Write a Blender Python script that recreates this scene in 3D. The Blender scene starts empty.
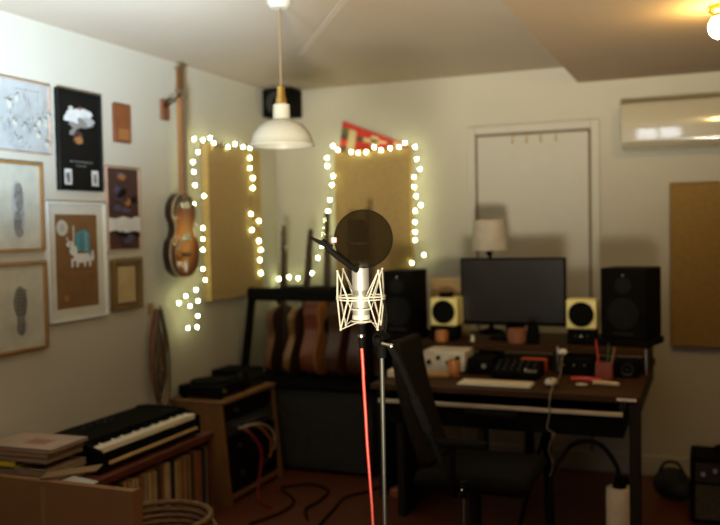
import bpy, bmesh, math, random
from math import sin, cos, pi, radians
from mathutils import Vector, Matrix
random.seed(7)
SC = bpy.context.scene
COL = SC.collection

# ---------------------------------------------------------------- camera model
FPX = 860.0
YAW, PITCH, ROLL = radians(22.1), radians(-2.2), radians(1.1)
EYE = Vector((0, 0, 1.48))
FW = Vector((-sin(YAW) * cos(PITCH), cos(YAW) * cos(PITCH), sin(PITCH)))
R0 = Vector((cos(YAW), sin(YAW), 0)); U0 = R0.cross(FW)
RT = R0 * cos(ROLL) - U0 * sin(ROLL)
UP = U0 * cos(ROLL) + R0 * sin(ROLL)
XL, YB, ZC, ZD = -2.757, 5.29, 2.43, 2.33      # left wall, back wall, ceiling, lowered ceiling
XR, YF = 2.3, -2.6                             # right wall, wall behind the camera


def at(x, y, axis, v):
    """world point on the plane axis=v that was measured at photo position x, y"""
    d = FW + RT * ((x - 360) / FPX) + UP * ((262.5 - y) / FPX)
    return EYE + d * ((v - EYE[axis]) / d[axis])


# ---------------------------------------------------------------- materials
MATS = {}


def mat(name, col, rough=0.6, metal=0.0, var=0.12, scale=12.0, bump=0.0, coat=0.0, spec=0.5, stretch=None):
    if name in MATS:
        return MATS[name]
    m = bpy.data.materials.new(name); m.use_nodes = True
    nt = m.node_tree; b = nt.nodes['Principled BSDF']
    b.inputs['Roughness'].default_value = rough
    b.inputs['Metallic'].default_value = metal
    b.inputs['Coat Weight'].default_value = coat
    b.inputs['Specular IOR Level'].default_value = spec
    tc = nt.nodes.new('ShaderNodeTexCoord')
    mp = nt.nodes.new('ShaderNodeMapping')
    if stretch:
        mp.inputs['Scale'].default_value = stretch
    nt.links.new(tc.outputs['Object'], mp.inputs['Vector'])
    n = nt.nodes.new('ShaderNodeTexNoise')
    n.inputs['Scale'].default_value = scale
    n.inputs['Detail'].default_value = 4
    nt.links.new(mp.outputs['Vector'], n.inputs['Vector'])
    rp = nt.nodes.new('ShaderNodeValToRGB')
    rp.color_ramp.elements[0].position = 0.3; rp.color_ramp.elements[1].position = 0.7
    rp.color_ramp.elements[0].color = tuple(c * (1 - var) for c in col) + (1,)
    rp.color_ramp.elements[1].color = tuple(min(1, c * (1 + var)) for c in col) + (1,)
    nt.links.new(n.outputs['Fac'], rp.inputs['Fac'])
    nt.links.new(rp.outputs['Color'], b.inputs['Base Color'])
    if bump:
        bp = nt.nodes.new('ShaderNodeBump'); bp.inputs['Strength'].default_value = bump
        bp.inputs['Distance'].default_value = 0.01
        nt.links.new(n.outputs['Fac'], bp.inputs['Height'])
        nt.links.new(bp.outputs['Normal'], b.inputs['Normal'])
    MATS[name] = m
    return m


def emit(name, col, s):
    m = bpy.data.materials.new(name); m.use_nodes = True
    b = m.node_tree.nodes['Principled BSDF']
    b.inputs['Base Color'].default_value = (.8, .8, .75, 1)
    b.inputs['Emission Color'].default_value = col + (1,)
    b.inputs['Emission Strength'].default_value = s
    MATS[name] = m
    return m


def burst(name, c0, c1, c2, sx, sz, cz):
    """sunburst finish: amber centre running to a dark rim, in the wood itself"""
    m = mat(name, c0, .25, coat=.5)
    nt = m.node_tree; b = nt.nodes['Principled BSDF']
    tc = nt.nodes.new('ShaderNodeTexCoord')
    mp = nt.nodes.new('ShaderNodeMapping')
    mp.inputs['Location'].default_value = (0, 0, -cz / sz)
    mp.inputs['Scale'].default_value = (1 / sx, 0, 1 / sz)
    nt.links.new(tc.outputs['Object'], mp.inputs['Vector'])
    ln = nt.nodes.new('ShaderNodeVectorMath'); ln.operation = 'LENGTH'
    nt.links.new(mp.outputs['Vector'], ln.inputs[0])
    rp = nt.nodes.new('ShaderNodeValToRGB')
    e = rp.color_ramp.elements
    e[0].position = 0.25; e[0].color = c0 + (1,)
    e[1].position = 0.98; e[1].color = c2 + (1,)
    k = e.new(0.66); k.color = c1 + (1,)
    nt.links.new(ln.outputs['Value'], rp.inputs['Fac'])
    nt.links.new(rp.outputs['Color'], b.inputs['Base Color'])
    return m


wall_m = mat('wall paint', (.47, .43, .345), .85, var=.02, scale=3, bump=.02)
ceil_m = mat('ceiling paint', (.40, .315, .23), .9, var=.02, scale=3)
white_m = mat('white gloss paint', (.46, .43, .355), .45, var=.02)
trimw = mat('trim paint', (.47, .435, .355), .5, var=.02)
black = mat('black plastic', (.0055, .005, .004), .65, var=.2, spec=.03)
blackm = mat('black metal', (.015, .015, .014), .35, .6)
blackf = mat('black cloth', (.005, .0042, .003), .95, var=.3, scale=60, bump=.1, spec=.1)
dgrey = mat('dark grey plastic', (.025, .023, .020), .5, spec=.3)
grille_m = mat('grille cloth', (.022, .020, .013), .9, var=.5, scale=90, bump=.2)
chrome = mat('chrome', (.75, .74, .70), .2, 1.0, var=.05)
steel = mat('brushed steel', (.55, .53, .48), .32, 1.0, var=.08)
nickel = mat('satin nickel', (.44, .41, .35), .48, .6, var=.04)
cream = mat('cream wire enamel', (.66, .61, .48), .35, .25, var=.03)
brass = mat('brass', (.60, .38, .10), .3, 1.0)
redc = mat('red cable', (.75, .05, .025), .45, var=.05)
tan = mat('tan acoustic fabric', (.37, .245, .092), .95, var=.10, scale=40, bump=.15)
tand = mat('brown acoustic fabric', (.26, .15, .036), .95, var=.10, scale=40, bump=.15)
ply = mat('plywood', (.40, .25, .09), .6, var=.2, scale=6, stretch=(1, 1, 8))
wood = mat('honey wood', (.42, .23, .08), .45, var=.2, scale=8, stretch=(6, 6, 1))
rackw = mat('cabinet veneer', (.20, .09, .026), .5, var=.18, scale=5, stretch=(5, 5, 1))
redw = mat('mahogany', (.10, .026, .012), .35, var=.2, scale=5, stretch=(6, 1, 6))
deskw = mat('desk top veneer', (.045, .019, .0055), .6, var=.2, spec=.12, scale=5, stretch=(1, 6, 6))
deskd = mat('dark desk board', (.016, .011, .006), .6, var=.2, spec=.2)
card = mat('cardboard', (.20, .092, .030), .85, var=.08, scale=6)
paper = mat('paper', (.52, .49, .41), .8, var=.03)
papb = mat('brown paper', (.20, .115, .045), .8, var=.06)
keyw = mat('white keys', (.80, .70, .52), .35, var=.03)
framew = mat('oak frame', (.26, .13, .038), .45, var=.2, scale=10)
gold = mat('gilt frame', (.17, .10, .028), .5, .3, var=.2)
yell = mat('cream yellow speaker paint', (.92, .80, .30), .35, var=.03)
lamps = mat('white lamp shade', (.48, .455, .375), .4, var=.02)
wick = mat('wicker', (.13, .06, .018), .7, var=.4, scale=40, bump=.3)
bulb_m = emit('fairy bulb glow', (.92, 1.0, .50), 48.0)
globe_m = emit('ceiling globe glow', (1.0, .68, .22), 180.0)

# floor: reddish boards
floor_m = mat('floor boards', (.10, .024, .008), .45, var=.3, scale=6, stretch=(1, 10, 1))

# pop filter mesh: a woven screen one sees through
popm = bpy.data.materials.new('nylon screen'); popm.use_nodes = True
_nt = popm.node_tree; _b = _nt.nodes['Principled BSDF']
_b.inputs['Base Color'].default_value = (.009, .0055, .002, 1); _b.inputs['Specular IOR Level'].default_value = .0; _b.inputs['Roughness'].default_value = .9
_b.inputs['Alpha'].default_value = .80
# weave
_tc = _nt.nodes.new('ShaderNodeTexCoord'); _w = _nt.nodes.new('ShaderNodeTexNoise'); _w.inputs['Scale'].default_value = 300
_r = _nt.nodes.new('ShaderNodeMapRange'); _r.inputs['To Min'].default_value = .64; _r.inputs['To Max'].default_value = .78
_nt.links.new(_tc.outputs['Object'], _w.inputs['Vector']); _nt.links.new(_w.outputs['Fac'], _r.inputs['Value'])
_nt.links.new(_r.outputs['Result'], _b.inputs['Alpha'])


# ---------------------------------------------------------------- mesh builder
class MB:
    def __init__(s):
        s.bm = bmesh.new()

    def _set(s, faces, m):
        for f in faces:
            f.material_index = m

    def box(s, c, d, rot=None, m=0):
        M = Matrix.Translation(c) @ (rot.to_4x4() if rot else Matrix.Identity(4)) @ Matrix.Diagonal((d[0], d[1], d[2], 1))
        r = bmesh.ops.create_cube(s.bm, size=1, matrix=M)
        s._set({f for v in r['verts'] for f in v.link_faces}, m); return s

    def bx(s, x0, x1, y0, y1, z0, z1, m=0):
        return s.box(((x0 + x1) / 2, (y0 + y1) / 2, (z0 + z1) / 2), (abs(x1 - x0), abs(y1 - y0), abs(z1 - z0)), m=m)

    def cyl(s, p0, p1, r0, r1=None, seg=20, m=0):
        p0, p1 = Vector(p0), Vector(p1); d = p1 - p0
        M = Matrix.Translation((p0 + p1) / 2) @ d.to_track_quat('Z', 'Y').to_matrix().to_4x4()
        r = bmesh.ops.create_cone(s.bm, cap_ends=True, segments=seg, radius1=r0, radius2=r0 if r1 is None else r1, depth=d.length, matrix=M)
        s._set({f for v in r['verts'] for f in v.link_faces}, m); return s

    def ball(s, c, r, sc=(1, 1, 1), m=0, seg=16):
        M = Matrix.Translation(c) @ Matrix.Diagonal((sc[0], sc[1], sc[2], 1))
        q = bmesh.ops.create_uvsphere(s.bm, u_segments=seg, v_segments=max(6, seg // 2), radius=r, matrix=M)
        s._set({f for v in q['verts'] for f in v.link_faces}, m); return s

    def tube(s, pts, r, seg=8, closed=False, m=0, smooth=0):
        pts = [Vector(p) for p in pts]
        nr = len(pts)
        if smooth:
            pts = spline(pts, smooth, closed)
        n = len(pts); rings = []
        if isinstance(r, (list, tuple)) and nr != n:
            q = [i * (nr - 1) / (n - 1) for i in range(n)]
            r = [r[min(nr - 2, int(x))] * (1 - x + min(nr - 2, int(x))) + r[min(nr - 2, int(x)) + 1] * (x - min(nr - 2, int(x))) for x in q]
        prev = None
        for i, p in enumerate(pts):
            a = pts[(i - 1) % n] if (closed or i > 0) else p
            b = pts[(i + 1) % n] if (closed or i < n - 1) else p
            t = (b - a).normalized()
            if prev is None:
                ref = Vector((0, 0, 1)) if abs(t.z) < .9 else Vector((1, 0, 0))
                nx = t.cross(ref).normalized()
            else:
                nx = (prev - t * prev.dot(t)).normalized()
            prev = nx; ny = t.cross(nx)
            rr = r[i] if isinstance(r, (list, tuple)) else r
            rings.append([s.bm.verts.new(p + nx * (rr * cos(2 * pi * k / seg)) + ny * (rr * sin(2 * pi * k / seg))) for k in range(seg)])
        for i in range(n if closed else n - 1):
            A, B = rings[i], rings[(i + 1) % n]
            for k in range(seg):
                f = s.bm.faces.new((A[k], A[(k + 1) % seg], B[(k + 1) % seg], B[k])); f.material_index = m
        if not closed:
            s.bm.faces.new(rings[0][::-1]).material_index = m
            s.bm.faces.new(rings[-1]).material_index = m
        return s

    def lathe(s, prof, c=(0, 0, 0), seg=32, M=None, m=0):
        c = Vector(c); M = M or Matrix.Identity(3); rings = []
        for r, z in prof:
            rings.append([s.bm.verts.new(c + M @ Vector((r * cos(2 * pi * k / seg), r * sin(2 * pi * k / seg), z))) for k in range(seg)] if r > 1e-6
                         else [s.bm.verts.new(c + M @ Vector((0, 0, z)))])
        for A, B in zip(rings, rings[1:]):
            for k in range(seg):
                k2 = (k + 1) % seg
                vs = [A[k % len(A)], A[k2 % len(A)], B[k2 % len(B)], B[k % len(B)]]
                u = []
                for v in vs:
                    if v not in u:
                        u.append(v)
                if len(u) > 2:
                    s.bm.faces.new(u).material_index = m
        return s

    def prism(s, outline, h0, h1, M=None, m=0):
        """2-D outline (u, v) extruded along w; M maps (u, w, v) to space"""
        M = M or Matrix.Identity(4)
        A = [s.bm.verts.new(M @ Vector((u, h0, v))) for u, v in outline]
        B = [s.bm.verts.new(M @ Vector((u, h1, v))) for u, v in outline]
        n = len(A)
        fs = [s.bm.faces.new(A), s.bm.faces.new(B[::-1])]
        for i in range(n):
            fs.append(s.bm.faces.new((A[i], B[i], B[(i + 1) % n], A[(i + 1) % n])))
        s._set(fs, m); return s

    def build(s, name, mats, parent=None, bevel=0.0, world=False, sub=0, angle=38):
        bm = s.bm
        bmesh.ops.recalc_face_normals(bm, faces=bm.faces[:])
        if not isinstance(mats, (list, tuple)):
            mats = [mats]
        loc = Vector((0, 0, 0))
        if parent is None:
            vs = [v.co for v in bm.verts]
            lo = Vector([min(v[i] for v in vs) for i in range(3)]); hi = Vector([max(v[i] for v in vs) for i in range(3)])
            loc = Vector(((lo.x + hi.x) / 2, (lo.y + hi.y) / 2, lo.z))
        elif world:
            p = parent
            while p is not None:
                loc += p.location; p = p.parent
        if loc.length:
            bmesh.ops.translate(bm, verts=bm.verts[:], vec=-loc)
        me = bpy.data.meshes.new(name); bm.to_mesh(me); bm.free()
        for q in mats:
            me.materials.append(q)
        for p in me.polygons:
            p.use_smooth = True
        me.set_sharp_from_angle(angle=radians(angle))
        o = bpy.data.objects.new(name, me); COL.objects.link(o)
        if parent is None:
            o.location = loc
        else:
            o.parent = parent
        if bevel:
            md = o.modifiers.new('edge', 'BEVEL'); md.width = bevel; md.segments = 2; md.limit_method = 'ANGLE'; md.angle_limit = radians(50)
        if sub:
            md = o.modifiers.new('soft', 'SUBSURF'); md.levels = sub; md.render_levels = sub
        return o


def spline(pts, k, closed=False):
    n = len(pts); out = []
    rng = range(n) if closed else range(n - 1)
    for i in rng:
        p1, p2 = pts[i], pts[(i + 1) % n]
        p0 = pts[(i - 1) % n] if (closed or i > 0) else p1 * 2 - p2
        p3 = pts[(i + 2) % n] if (closed or i < n - 2) else p2 * 2 - p1
        for j in range(k):
            t = j / k
            out.append(.5 * ((2 * p1) + (p2 - p0) * t + (2 * p0 - 5 * p1 + 4 * p2 - p3) * t * t + (3 * p1 - p0 - 3 * p2 + p3) * t ** 3))
    if not closed:
        out.append(pts[-1])
    return out


def tag(o, label, cat, group=None):
    o['label'] = label; o['category'] = cat; o['kind'] = 'thing'
    if group:
        o['group'] = group
    return o


def thing(name, label, cat, loc=(0, 0, 0), rz=0.0, group=None):
    o = bpy.data.objects.new(name, None); COL.objects.link(o)
    o.location = loc; o.rotation_euler = (0, 0, rz); o.empty_display_size = .05
    return tag(o, label, cat, group)


def struct(name, mb, m, bevel=0, parent=None):
    o = mb.build(name, m, parent=parent, bevel=bevel, world=True)
    if parent is None:
        o['kind'] = 'structure'
    return o


def dup(root, loc, rz, label, group=None):
    r = root.copy(); COL.objects.link(r); r.location = loc; r.rotation_euler = (0, 0, rz); r['label'] = label
    if group:
        r['group'] = group
    for ch in list(root.children):
        c = ch.copy(); COL.objects.link(c); c.parent = r
        for g in list(ch.children):
            d = g.copy(); COL.objects.link(d); d.parent = c
    return r


Rx = lambda a: Matrix.Rotation(a, 3, 'X')
Ry = lambda a: Matrix.Rotation(a, 3, 'Y')
Rz = lambda a: Matrix.Rotation(a, 3, 'Z')

# ================================================================ the room
struct('floor', MB().bx(XL - .1, XR + .1, YF - .1, YB + .1, -.1, 0), floor_m)
struct('wall_left', MB().bx(XL - .1, XL, YF - .1, YB + .1, 0, ZC + .1), wall_m)
struct('wall_back', MB().bx(XL, XR, YB, YB + .1, 0, ZC + .1), wall_m)
dark_wall = mat('dark wall to cut bounce', (.10, .058, .024), .9, var=.03)  # unseen walls, made dark brown to cut and warm the bounce light
struct('wall_right', MB().bx(XR, XR + .1, YF - .1, YB + .1, 0, ZC + .1), dark_wall)
# the wall behind the camera, with a window opening in it
WX0, WX1, WZ0, WZ1 = -1.0, -.30, 1.45, 2.0
struct('wall_front', MB().bx(XL, WX0, YF - .1, YF, 0, ZC + .1).bx(WX1, XR, YF - .1, YF, 0, ZC + .1)
       .bx(WX0, WX1, YF - .1, YF, 0, WZ0).bx(WX0, WX1, YF - .1, YF, WZ1, ZC + .1), dark_wall)
w = struct('window_1', MB().bx(WX0, WX1, YF - .08, YF - .03, WZ0, WZ0 + .06).bx(WX0, WX1, YF - .08, YF - .03, WZ1 - .06, WZ1)
           .bx(WX0, WX0 + .06, YF - .08, YF - .03, WZ0, WZ1).bx(WX1 - .06, WX1, YF - .08, YF - .03, WZ0, WZ1)
           .bx(-.67, -.63, YF - .08, YF - .03, WZ0, WZ1), trimw)
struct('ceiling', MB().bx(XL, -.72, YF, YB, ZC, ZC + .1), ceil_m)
struct('ceiling', MB().bx(-.72, XR, YF, YB, ZD, ZC + .1), mat('lowered ceiling shade tone', (.34, .235, .145), .9, var=.02, scale=3))  # darker ceiling copy: its dimmer, warmer light is put into the colour
struct('baseboard_back', MB().bx(XL, XR, YB - .018, YB, 0, .12), trimw, bevel=.004)
struct('baseboard_left', MB().bx(XL, XL + .018, YF, YB - .02, 0, .12), trimw, bevel=.004)
# cover strip on the ceiling
tp = [at(395, -65, 2, ZC), at(300, 53, 2, ZC)]
d = (tp[1] - tp[0]).normalized()
struct('trim_1', MB().box((tp[0] + tp[1]) / 2 + Vector((0, 0, -.006)), ((tp[1] - tp[0]).length, .035, .012), Rz(math.atan2(d.y, d.x))), mat('painted cover strip', (.44, .36, .275), .8, var=.02), bevel=.003)

# the door in the back wall
dx0, dx1, dz = -1.345, -.652, 2.05
dr = struct('door_1', MB().bx(dx0 + .008, dx1 - .012, YB - .012, YB - .002, .008, dz - .012), white_m)
struct('trim_2', MB().bx(dx0 - .055, dx0 - .006, YB - .024, YB, 0, dz + .055).bx(dx1 + .006, dx1 + .055, YB - .024, YB, 0, dz + .055)
       .bx(dx0 - .006, dx1 + .006, YB - .024, YB, dz + .006, dz + .055), trimw, bevel=.004)
struct('door_gap_shade', MB().bx(dx0 - .003, dx0 + .006, YB - .012, YB, 0, dz).bx(dx1 - .012, dx1 + .006, YB - .016, YB, 0, dz)
       .bx(dx0 - .003, dx1 + .006, YB - .012, YB, dz - .008, dz + .002), mat('door gap shade', (.17, .12, .07), .7))  # shade inside the door gap, put in as dark strips
hk = ['leftmost', 'second from the left', 'third from the left', 'rightmost']
for i, px in enumerate((513, 527, 541, 556)):
    p = at(px, 134, 1, YB - .02)
    tag(MB().tube([(p.x, YB - .013, dz - .002), (p.x, YB - .03, dz - .005), (p.x, YB - .03, dz - .055), (p.x, YB - .045, dz - .06), (p.x, YB - .05, dz - .045)], .0035, 6, smooth=3)
        .build('door_hook', brass), 'small brass hook over top of white door, %s of four' % hk[i], 'hook', 'hooks over the door top')

# ================================================================ air conditioner
ac = thing('air_conditioner', 'white wall mounted air conditioner unit high on back wall', 'air conditioner', (-.03, YB, 1.90))
prof = [(0, 0), (0, .265), (-.15, .268), (-.185, .262), (-.1985, .245), (-.1995, .14), (-.1994, .128), (-.1989, .118), (-.19475, .05), (-.1940, .042), (-.188, .03), (-.176, .018), (-.14, .004), (-.08, 0)]
bm = MB(); A = Matrix(((0, 1, 0, 0), (1, 0, 0, 0), (0, 0, 1, 0), (0, 0, 0, 1)))
bm.prism(prof, -.43, .43, A)
acg = mat('air conditioner plastic', (.44, .385, .28), .16, var=.01, coat=1.0)
bm.build('casing', acg, ac, bevel=.004)
MB().box((0, -.168, .022), (.80, .065, .006), Rx(-.55)).build('louvre', mat('louvre plastic', (.45, .38, .27), .4), ac)
MB().bx(-.41, .41, -.1965, -.19, .038, .040).build('seam', dgrey, ac)

# ================================================================ acoustic panels
def panel(name, label, x0, x1, y0, y1, z0, z1, m):
    t = thing(name, label, 'acoustic panel', ((x0 + x1) / 2, (y0 + y1) / 2, z0))
    MB().bx(x0, x1, y0, y1, z0, z1).build('fabric_face', m, t, bevel=.008, world=True)
    # stitched edge band round the front
    if x1 - x0 > y1 - y0:
        pts = [(x0 + .004, y0 - .001, z0 + .004), (x1 - .004, y0 - .001, z0 + .004), (x1 - .004, y0 - .001, z1 - .004), (x0 + .004, y0 - .001, z1 - .004)]
    else:
        pts = [(x1 + .001, y0 + .004, z0 + .004), (x1 + .001, y1 - .004, z0 + .004), (x1 + .001, y1 - .004, z1 - .004), (x1 + .001, y0 + .004, z1 - .004)]
    MB().tube(pts, .003, 6, closed=True).build('piping', m, t, world=True)
    return t


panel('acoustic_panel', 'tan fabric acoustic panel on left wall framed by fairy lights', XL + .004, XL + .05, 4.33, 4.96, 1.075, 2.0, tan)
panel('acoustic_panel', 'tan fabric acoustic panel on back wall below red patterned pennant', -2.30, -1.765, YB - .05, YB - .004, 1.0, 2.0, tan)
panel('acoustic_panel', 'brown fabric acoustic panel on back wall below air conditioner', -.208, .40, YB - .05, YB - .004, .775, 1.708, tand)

# red patterned pennant behind the back panel
pn = MB()
A0 = at(343, 121, 1, YB - .01); B0 = at(411, 146, 1, YB - .01); C0 = at(339, 152, 1, YB - .01)
C1 = Vector((C0.x, C0.y, C0.z)); 
pm = [mat('pennant red', (.50, .035, .02), .9), mat('pennant cream', (.55, .42, .22), .9), mat('pennant dark', (.10, .05, .03), .9), mat('pennant green', (.10, .13, .05), .9)]
N = 9
def pp(u, v): # u along, v across 0..1 at base, shrinking to the tip
    top = A0.lerp(B0, u); bot = C1.lerp(B0 + Vector((0, 0, -.004)), u)
    return top.lerp(bot, v)
grid = {}
for i in range(N + 1):
    for j in range(6):
        p = pp(i / N * .985, j / 5)
        grid[i, j] = (pn.bm.verts.new((p.x, YB - .014 - .003 * sin(i * 1.7), p.z)), pn.bm.verts.new((p.x, YB - .006, p.z)))
for i in range(N):
    for j in range(5):
        q = (i * 7 + j * 5 + i * j) % 6
        mi = 0 if (j == 0 or q in (0, 3)) else (1 if q == 1 else 2 if q in (2, 4) else 3 if i < 2 else 0)
        for s_, k in ((0, 1), (1, -1)):
            vs = [grid[i, j][s_], grid[i + 1, j][s_], grid[i + 1, j + 1][s_], grid[i, j + 1][s_]]
            pn.bm.faces.new(vs[::k]).material_index = mi
tag(pn.build('fabric_pennant', pm), 'red patterned cloth pennant above back wall panel', 'pennant')

# ================================================================ fairy lights
def fairy(name, label, pts, plane, group=None):
    ax, v = plane
    P = [at(x, y, ax, v) for x, y in pts]
    root = thing(name, label, 'string lights', P[0])
    path = []
    for i, p in enumerate(P):
        path.append(p)
        if i < len(P) - 1:
            q = P[i + 1]; mid = (p + q) / 2
            L = (q - p).length
            off = Vector((0, 0, -.12 * L)) + Vector((random.uniform(-1, 1) * .012, random.uniform(-1, 1) * .012, 0))
            off[ax] = 0
            path.append(mid + off)
    back = Vector((0, 0, 0)); back[ax] = -.006 if ax == 0 else .006
    MB().tube([p + back for p in path], .0016, 5, smooth=3).build('wire', mat('light wire', (.10, .13, .07), .5), root, world=True)
    src = None
    for p in P:
        if src is None:
            src = MB().ball((0, 0, 0), .0062, (1, 1, 1.25), seg=10).build('bulb', bulb_m, root)
            o = src
        else:
            o = src.copy(); COL.objects.link(o); o.parent = root
        o.location = p - P[0]
    return root


leftpts = [(188, 328), (197, 327), (198, 316), (198, 301), (190, 306), (179, 303), (186, 296), (196, 290), (205, 280), (203, 269), (203, 250), (203, 239), (203, 228),
           (194, 204), (204, 196), (195, 185), (194, 172), (193, 162), (198, 152), (194, 139), (203, 140), (210, 138), (214, 143), (228, 147), (235, 144), (243, 147),
           (250, 148), (250, 158), (250, 168), (253, 178), (253, 188), (251, 214), (259, 221), (252, 230), (259, 241), (261, 250), (260, 260), (261, 273), (270, 281)]
fairy('fairy_lights', 'string of fairy lights around tan panel on left wall', [p for p in leftpts if p[0] < 262 or p[1] < 274], (0, XL + .062))
backpts = [(279, 279), (289, 277), (298, 278), (312, 273), (318, 258), (322, 246), (324, 235), (325, 228), (325, 220), (328, 211), (330, 200), (332, 185), (333, 176), (327, 166), (327, 158), (333, 146), (338, 150), (351, 152), (358, 153), (366, 152),
           (374, 147), (381, 150), (390, 148), (399, 147), (405, 143), (415, 147), (417, 159), (420, 169), (414, 177), (414, 187), (416, 196), (421, 205), (415, 211), (415, 222), (415, 232), (415, 240), (424, 255), (412, 263)]
fairy('fairy_lights', 'string of fairy lights around tan panel under red pennant', backpts, (1, YB - .062))

# ================================================================ pictures on the left wall
PM = {'faint': mat('faint print', (.37, .36, .335), .8), 'ink': mat('ink', (.10, .09, .08), .8), 'pale': mat('pale grey print', (.34, .335, .315), .8), 'grey': mat('grey print', (.19, .175, .15), .8),
      'blue': mat('teal print', (.06, .22, .27), .8), 'black': mat('black print', (.007, .006, .0045), .7, spec=.1), 'amber': mat('amber print', (.30, .12, .03), .7),
      'brown': mat('brown print', (.16, .075, .02), .8), 'dred': mat('dark red print', (.05, .018, .014), .7), 'navy': mat('dusk blue print', (.06, .05, .09), .7),
      'cream': mat('cream print', (.44, .415, .33), .8), 'cloud': mat('cloud white print', (.56, .55, .52), .8), 'tan': mat('tan print', (.46, .33, .15), .8), 'orange': mat('orange print', (.21, .06, .014), .7)}
PK = list(PM); PL = [PM[k] for k in PK]
glassm = mat('art glass', (.7, .7, .7), .1)


class Art:
    """flat printed sheet on the left wall: u runs along the wall (+y), v up; layers lie on each other"""
    def __init__(s, y0, y1, z0, z1, x):
        s.y0, s.y1, s.z0, s.z1, s.x, s.mb, s.n = y0, y1, z0, z1, x, MB(), 0

    def P(s, u, v, h):
        return Vector((s.x + h, s.y0 + (s.y1 - s.y0) * u, s.z0 + (s.z1 - s.z0) * v))

    def poly(s, pts, m):
        s.n += 1
        f = s.mb.bm.faces.new([s.mb.bm.verts.new(s.P(u, v, .0006 * s.n)) for u, v in pts])
        f.material_index = PK.index(m); return s

    def rect(s, u0, u1, v0, v1, m):
        return s.poly([(u0, v0), (u1, v0), (u1, v1), (u0, v1)], m)

    def blob(s, u, v, ru, rv, m, n=18, wob=.12, rot=0.0):
        pts = []
        asp = (s.y1 - s.y0) / (s.z1 - s.z0)
        for k in range(n):
            a = 2 * pi * k / n; w_ = 1 + random.uniform(-wob, wob)
            x, y = ru * cos(a) * w_, rv * sin(a) * w_
            pts.append((u + x * cos(rot) - y * sin(rot) / asp, v + x * sin(rot) * asp + y * cos(rot)))
        return s.poly(pts, m)

    def line(s, pts, w_, m):
        for a, b in zip(pts, pts[1:]):
            pa, pb = Vector(a), Vector(b); d_ = (pb - pa)
            if d_.length < 1e-5:
                continue
            n_ = Vector((-d_.y, d_.x)).normalized() * w_ / 2
            s.poly([tuple(pa - n_), tuple(pb - n_), tuple(pb + n_), tuple(pa + n_)], m); s.n -= 1
        s.n += 1
        return s

    def words(s, u0, u1, v, h, m):
        u = u0
        while u < u1:
            l = min(random.uniform(.02, .07), u1 - u); s.rect(u, u + l, v, v + h, m); s.n -= 1
            u += l + .022
        return s

    def done(s, parent):
        bm = s.mb.bm
        me = bpy.data.meshes.new('print'); loc = parent.location
        bmesh.ops.translate(bm, verts=bm.verts[:], vec=-loc); bm.to_mesh(me); bm.free()
        for q in PL:
            me.materials.append(q)
        o = bpy.data.objects.new('print', me); COL.objects.link(o); o.parent = parent
        return o


def frame(name, label, px, fw, fm, depth=.022, mount=None, matw=0.0, cat='picture'):
    """px: left, right, top, bottom edges as measured on the photo at mid height / mid width"""
    l, r, t_, b_ = px
    x = XL + depth
    y0 = at(l, (t_ + b_) / 2, 0, x).y; y1 = at(r, (t_ + b_) / 2, 0, x).y
    z1 = at((l + r) / 2, t_, 0, x).z; z0 = at((l + r) / 2, b_, 0, x).z
    t = thing(name, label, cat, (XL, (y0 + y1) / 2, z0), group='pictures on the left wall')
    m = MB()
    m.bx(XL, x, y0, y1, z0, z0 + fw).bx(XL, x, y0, y1, z1 - fw, z1).bx(XL, x, y0, y0 + fw, z0 + fw, z1 - fw).bx(XL, x, y1 - fw, y1, z0 + fw, z1 - fw)
    m.build('frame', fm, t, bevel=.002, world=True)
    MB().bx(XL, XL + .008, y0 + fw * .8, y1 - fw * .8, z0 + fw * .8, z1 - fw * .8).build('mount', mount or paper, t, world=True)
    a = Art(y0 + fw + matw, y1 - fw - matw, z0 + fw + matw, z1 - fw - matw, XL + .0085)
    return t, a


pinkish = mat('pale wood frame', (.42, .27, .19), .5)
whitef = mat('white frame', (.58, .56, .50), .5, var=.02)
blackfr = mat('black frame', (.006, .0055, .0045), .5, spec=.2)

# sketch
t, a = frame('framed_sketch', 'wide pale pencil sketch in thin frame, at upper left', (-22, 51, 78, 151.5), .006, pinkish, .018)
a.rect(0, 1, 0, 1, 'pale')
a.words(.52, .86, .88, .018, 'grey')
for k in range(34):
    u, v = random.uniform(.3, .97), random.uniform(.08, .82)
    pts = [(u, v)]
    for j in range(5):
        u += random.uniform(-.05, .05); v += random.uniform(-.09, .07); pts.append((min(.98, max(.02, u)), min(.86, max(.03, v))))
    a.line(pts, .006, 'faint')
for k in range(14):
    a.blob(random.uniform(.35, .95), random.uniform(.1, .8), .03, .05, 'faint' if k % 3 == 0 else 'cream', wob=.5)
for k in range(8):
    u = random.uniform(.3, .95); v = random.uniform(.2, .8); a.line([(u, v), (u + .01, v - .08), (u + .04, v - .1)], .007, 'grey')
a.done(t)

# black poster
t, a = frame('framed_poster', 'black framed poster with white cloud over amber glow', (59.5, 102.5, 91.5, 190.8), .010, blackfr, .026, mount=PM['black'])
a.rect(0, 1, 0, 1, 'black')
a.blob(.52, .60, .20, .09, 'grey', wob=.35).blob(.55, .585, .15, .085, 'black', wob=.3).blob(.48, .54, .12, .075, 'dred', wob=.25).blob(.49, .51, .09, .045, 'amber', wob=.3)
a.blob(.45, .69, .20, .055, 'grey', wob=.2).blob(.42, .76, .27, .07, 'cloud', wob=.18).blob(.60, .79, .24, .06, 'cloud', wob=.2).blob(.25, .73, .12, .04, 'cloud', wob=.3)
a.blob(.72, .71, .14, .05, 'pale', wob=.3).blob(.58, .70, .14, .035, 'grey', rot=-.5).blob(.30, .835, .06, .02, 'cream').blob(.52, .845, .05, .018, 'orange')
a.words(.24, .80, .275, .014, 'grey'); a.words(.38, .66, .235, .010, 'grey')
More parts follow.
